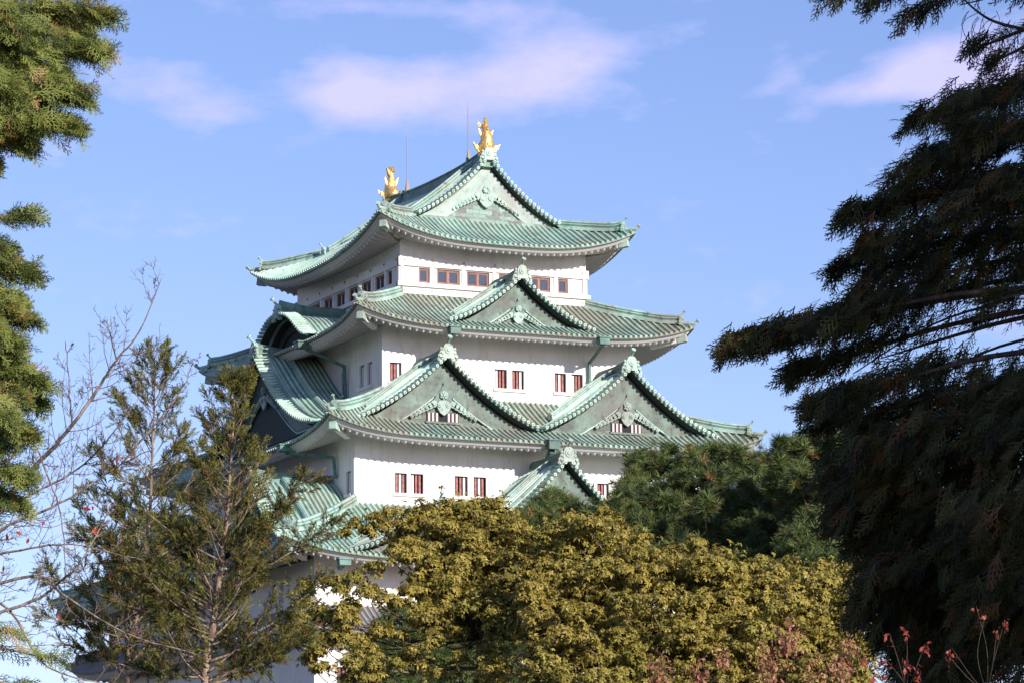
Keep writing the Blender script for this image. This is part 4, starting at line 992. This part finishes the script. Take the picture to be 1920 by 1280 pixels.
B = [([(-200,1180),(-60,1010),(63,879),(136,796),(189,719),(218,675),(261,622),(303,522)], .034, 24, .7), ([(-160,1120),(-60,1000),(0,961),(68,922),(145,879),(218,806),(262,742)], .022, 20, .6), ([(-140,1110),(0,995),(97,951),(170,908),(228,869),(290,840)], .02, 20, .6),
     ([(-60,1010),(45,830),(95,905),(118,990),(122,1110)], .014, 12, .4), ([(-100,1180),(60,1127),(107,1095),(160,1040),(210,940)], .022, 14, .5), ([(-140,1130),(60,1080),(122,1117),(235,1186),(372,1227)], .022, 16, .4), ([(-160,1150),(0,1130),(90,1250),(250,1290)], .022, 12, .4),
     ([(136,796),(130,740),(128,690),(122,640)], .010, 8, .25), ([(218,675),(205,620),(198,600)], .008, 6, .22), ([(189,719),(160,735),(150,728)], .006, 5, .15), ([(-100,1060),(20,1035),(130,1020),(270,1050)], .018, 12, .4), ([(228,869),(320,760),(355,700),(362,672)], .01, 8, .3)]
for pts, r, n, L in B:
    pp = t.limb([t.A(u, v, RG.normal(0,.15)) for u, v in pts], r, .004, 7, 6, .005); twigs(t, pp, min(.006, r*.35), int(n*1.25), L)
for _ in range(22):
    u, v = (((160,950),(80,985),(190,1000),(220,850),(30,1000),(120,1150),(15,1050),(60,1020))[RG.integers(0,8)]); p = t.A(u+RG.normal(0,12), v+RG.normal(0,14), RG.normal(0,.2)); t.put(p, unit(-UP+RG.normal(0,.5,3)), RG.normal(0,1,3), .065+.03*RG.random(), 0)
LEAF1 = tmpl([[(0,-.06,0),(0,.06,0),(.5,.28,.05),(.5,-.28,.05)],[(.5,-.28,.05),(.5,.28,.05),(1,.03,-.05),(1,-.03,-.05)]])
t.done([LEAF1], [REDL], crown='leaves')
# ------------------------------------------------------------------ pines behind
PIN = [leafmat('pine needle', (.075,.115,.03), (.15,.185,.05), (.20,.19,.06), .15, .6, .5), leafmat('dark pine needle', (.035,.06,.022), (.065,.09,.03), None, .15, .6), leafmat('orange pine needle', (.30,.17,.05), (.22,.12,.04), None, .2)]
NED = [needles(36, .075) for _ in range(4)]
BARK5 = barkmat('pine bark', (.09,.06,.045), (.18,.12,.09))
def blob_tree(t, poly, n, ru, rv, per, sz, tm, mats, zs=(0,0), trunkpts=None, upw=.6, orange=.03, dark=.4, limbs=True, extra=(), depth=2.0, crown='crown', shell=.75, r0=.18, loose=.4):
    us = [p[0] for p in poly]; vs = [p[1] for p in poly]; C_ = []; tries = 0
    while len(C_) < n and tries < 20000:
        tries += 1; u = min(us)+(max(us)-min(us))*RG.random(); v = min(vs)+(max(vs)-min(vs))*RG.random()
        if not inpoly(u, v, poly): continue
        if any(((u-c[0])/ru)**2+((v-c[1])/rv)**2 < .55 for c in C_) and RG.random() < .85: continue
        C_.append((u, v, 1.0))
    C_ += list(extra); root = None
    if trunkpts is not None:
        tp = [t.A(u, v, 0) for u, v in trunkpts]; root = t.limb([t.base]+tp, r0, r0*.25, 8)
    for (u, v, k) in C_:
        f = (v-min(vs))/(max(vs)-min(vs)+1e-6); dd = depth*(1-2*f)+RG.normal(0, .5)*depth*.5; c = t.A(u, v, dd); RU = ru*k*t.px*(.6+.8*RG.random()); RV = rv*k*t.px*(.6+.7*RG.random())
        if root is not None and limbs and (k > .74 or RG.random() < .3):
            j = min(len(root)-1, max(2, int(len(root)*(.3+.45*(1-f))))); q = root[j]; mid = (q+c)/2+RG.normal(0,.12,3)-UP*.1*np.linalg.norm(c-q); t.limb([q, mid, c-UP*RV*.3], .012+.016*k, .006, 5, 5, .015)
            for _ in range(5):
                g = RG.normal(0,1,3); g[2] = abs(g[2])*.5; e = c+unit(g)*RU*.8; t.limb([c-UP*RV*.4, (c+e)/2+RG.normal(0,.05,3), e], .009, .003, 4, 3)
        for _ in range(int(per*k)):
            g = unit(RG.normal(0,1,3)); g[2] = abs(g[2])*1.0-.25*RG.random(); g = unit(g); rr = shell+(1-shell)*RG.random() if RG.random() < .8 else RG.random()
            p = c+np.array((g[0]*RU, g[1]*RU, g[2]*RV))*rr+(RG.normal(0,1,3)*RU*loose if RG.random() < .35 else 0); x = unit(g*(1-upw)+UP*upw+RG.normal(0,.3,3)); r = RG.random()
            t.put(p, x, RG.normal(0,1,3), sz*(.75+.5*RG.random()), 2 if r < orange else 1 if r < orange+dark else 0)
    t.done(tm, mats, crown=crown)
t = Tree('pine_tree', 88, 1330, 'broad dark green pine in front of the right corner of the keep', bark=BARK5, group='pines behind the olive leaved trees')
blob_tree(t, [(1165,925),(1178,880),(1215,868),(1330,858),(1400,868),(1450,895),(1520,905),(1560,1080),(1180,1060),(1120,990)], 125, 24, 30, 56, .20, NED, PIN, trunkpts=[(1335,1200),(1330,1080),(1325,1010)], depth=3, dark=.45, orange=.025,
   extra=[(1205,872,.55),(1255,850,.6),(1300,855,.6),(1345,848,.5),(1378,850,.5),(1425,868,.5),(1180,920,.6),(1325,848,.5)])
t = Tree('pine_tree', 92, 1060, 'small pine showing its top before the central gable of the second roof', bark=BARK5, group='pines behind the olive leaved trees')
blob_tree(t, [(950,1000),(990,955),(1040,938),(1100,965),(1180,960),(1200,1060),(950,1060)], 58, 24, 27, 54, .20, NED, PIN, trunkpts=[(1060,1150),(1060,1060),(1055,1010)], depth=2, extra=[(1035,930,.6),(1005,950,.6),(1070,948,.5)])
t = Tree('pine_tree', 84, 1610, 'pine with orange flecks between the keep and the dark conifer', bark=BARK5, group='pines behind the olive leaved trees')
blob_tree(t, [(1445,900),(1470,850),(1530,830),(1600,810),(1700,830),(1740,1120),(1500,1080)], 86, 25, 32, 54, .21, NED, PIN, trunkpts=[(1610,1200),(1600,1060),(1590,980)], depth=3, orange=.035, extra=[(1465,835,.5),(1500,838,.5),(1550,820,.5),(1462,870,.5)])
t = Tree('pine_tree', 80, 740, 'low pine seen through the gaps beneath the left olive leaved tree', bark=BARK5, group='pines behind the olive leaved trees')
blob_tree(t, [(640,1240),(700,1190),(800,1150),(900,1180),(980,1230),(990,1340),(620,1340)], 50, 30, 32, 50, .18, NED, PIN, trunkpts=[(780,1330),(780,1200)], depth=2)
# ------------------------------------------------------------------ olive leaved broadleaf trees
OLV = [leafmat('olive leaf', (.24,.19,.034), (.37,.29,.06), (.22,.215,.045), .25, .5, .6, .3), leafmat('dark olive leaf broad', (.12,.105,.022), (.19,.155,.03), None, .25, .5, 1, .3), leafmat('yellow leaf', (.50,.40,.10), (.42,.32,.07), None, .3, .5)]
BARK6 = barkmat('grey brown bark', (.07,.05,.04), (.20,.15,.12))
WH = [whorl() for _ in range(5)]
t = Tree('broadleaf_tree', 60, 905, 'olive leaved tree with open branching, left of the two, before the keep corner', bark=BARK6, group='olive leaved trees in front of the keep')
blob_tree(t, [(745,1010),(780,965),(860,950),(930,955),(985,1005),(1000,1080),(1010,1150),(930,1170),(860,1130),(800,1085),(740,1060)], 96, 26, 20, 62, .096, WH, OLV, trunkpts=[(905,1250),(890,1190),(900,1140),(900,1090)], depth=1.6, upw=.35, orange=.05, dark=.25, r0=.13,
   extra=[(712,992,.8),(690,1000,.6),(740,985,.5),(700,1065,.7),(662,1085,.7),(690,1110,.8),(640,1110,.6),(725,1130,.7),(770,1110,.7),(800,1160,.9),(740,1190,.8),(850,1185,.6),(930,945,.6),(895,948,.5),(600,1150,.8),(570,1130,.6),(610,1205,.9),(580,1240,.9),(640,1180,.7),(560,1195,.7),(860,1240,.8),(780,1225,.7),(700,1250,.6),(930,1225,.8),(980,1190,.9)]+[(560+430*RG.random(), 1075+215*RG.random(), .55+.4*RG.random()) for _ in range(62)]+[(645,1000,.5),(665,985,.6),(700,975,.6),(730,968,.6),(660,1140,.5),(830,1040,.8),(880,1010,.8)])
t = Tree('broadleaf_tree', 57, 1290, 'wide dense domed tree of drooping olive yellow leaves, right of the two', bark=BARK6, group='olive leaved trees in front of the keep')
blob_tree(t, [(1000,1010),(1060,985),(1140,972),(1190,1010),(1250,1045),(1330,1030),(1390,1058),(1560,1075),(1600,1125),(1600,1200),(1640,1300),(1000,1300),(985,1150)], 370, 27, 20, 62, .094, WH, OLV, trunkpts=[(1290,1290),(1285,1220),(1290,1160)], depth=2.6, upw=.35, orange=.05, dark=.22, r0=.16,
   extra=[(1070,975,.7),(1130,962,.6),(1160,975,.5),(1205,1010,.6),(1310,1020,.6),(1350,1035,.6),(1430,1052,.6),(1480,1058,.6),(1540,1062,.6),(1585,1100,.6),(1600,1150,.6),(1592,1082,.6),(1603,1120,.6),(1570,1068,.6),(1612,1170,.6),(1606,1210,.7),(1020,1005,.6),(1260,1035,.5)])
# ------------------------------------------------------------------ red leaved creepers low on the right
RST = [leafmat('crimson leaf', (.30,.035,.03), (.42,.10,.06), None, .4), leafmat('dusty rose leaf', (.30,.12,.07), (.38,.19,.11), None, .3)]
def red(name, d, bu, spots, label, sz, m):
    t = Tree(name, d, bu, label, 'shrub', bark=BARK2, group='red leaved shoots low on the right')
    for (u, v, r, n) in spots:
        p = t.limb([t.A(bu, 1300, .2), t.A((u+bu)/2+RG.normal(0,10), (v+1300)/2, 0), t.A(u, v-r, 0)], .004, .0015, 5)
        for _ in range(n):
            q = t.A(u+RG.normal(0,r*.45), v+RG.normal(0,r*.8), RG.normal(0,.12)); t.put(q, unit(-UP*.6+RG.normal(0,.5,3)), RG.normal(0,1,3), sz*(.7+.6*RG.random()), m)
    t.limb([t.base, t.A(bu, 1300, .2)], .02, .01, 6); t.done([LEAF1], RST, 'stem', 'leaves')
red('red_shrub', 27, 1700, [(1668,1195,8,4),(1700,1190,8,9),(1618,1235,8,8),(1660,1250,16,16),(1700,1240,10,12),(1735,1215,9,10),(1720,1265,12,14),(1640,1275,8,8)], 'crimson leaved shoots beside the right end of the olive tree', .042, 0)
red('red_shrub', 25, 1850, [(1784,1225,12,11),(1778,1235,8,8),(1884,1170,9,12),(1830,1140,6,5),(1848,1155,4,4),(1869,1187,5,6)], 'thin crimson shoots in front of the dark conifer shade', .03, 0)
red('red_shrub', 52, 1480, [(1480,1205,26,150),(1440,1250,30,170),(1355,1235,14,50),(1235,1255,24,120),(1310,1270,24,120),(1580,1250,26,150),(1600,1210,14,40),(1530,1270,30,130)], 'dusty rose brown leaves hanging among the olive leaves at the bottom', .075, 1)
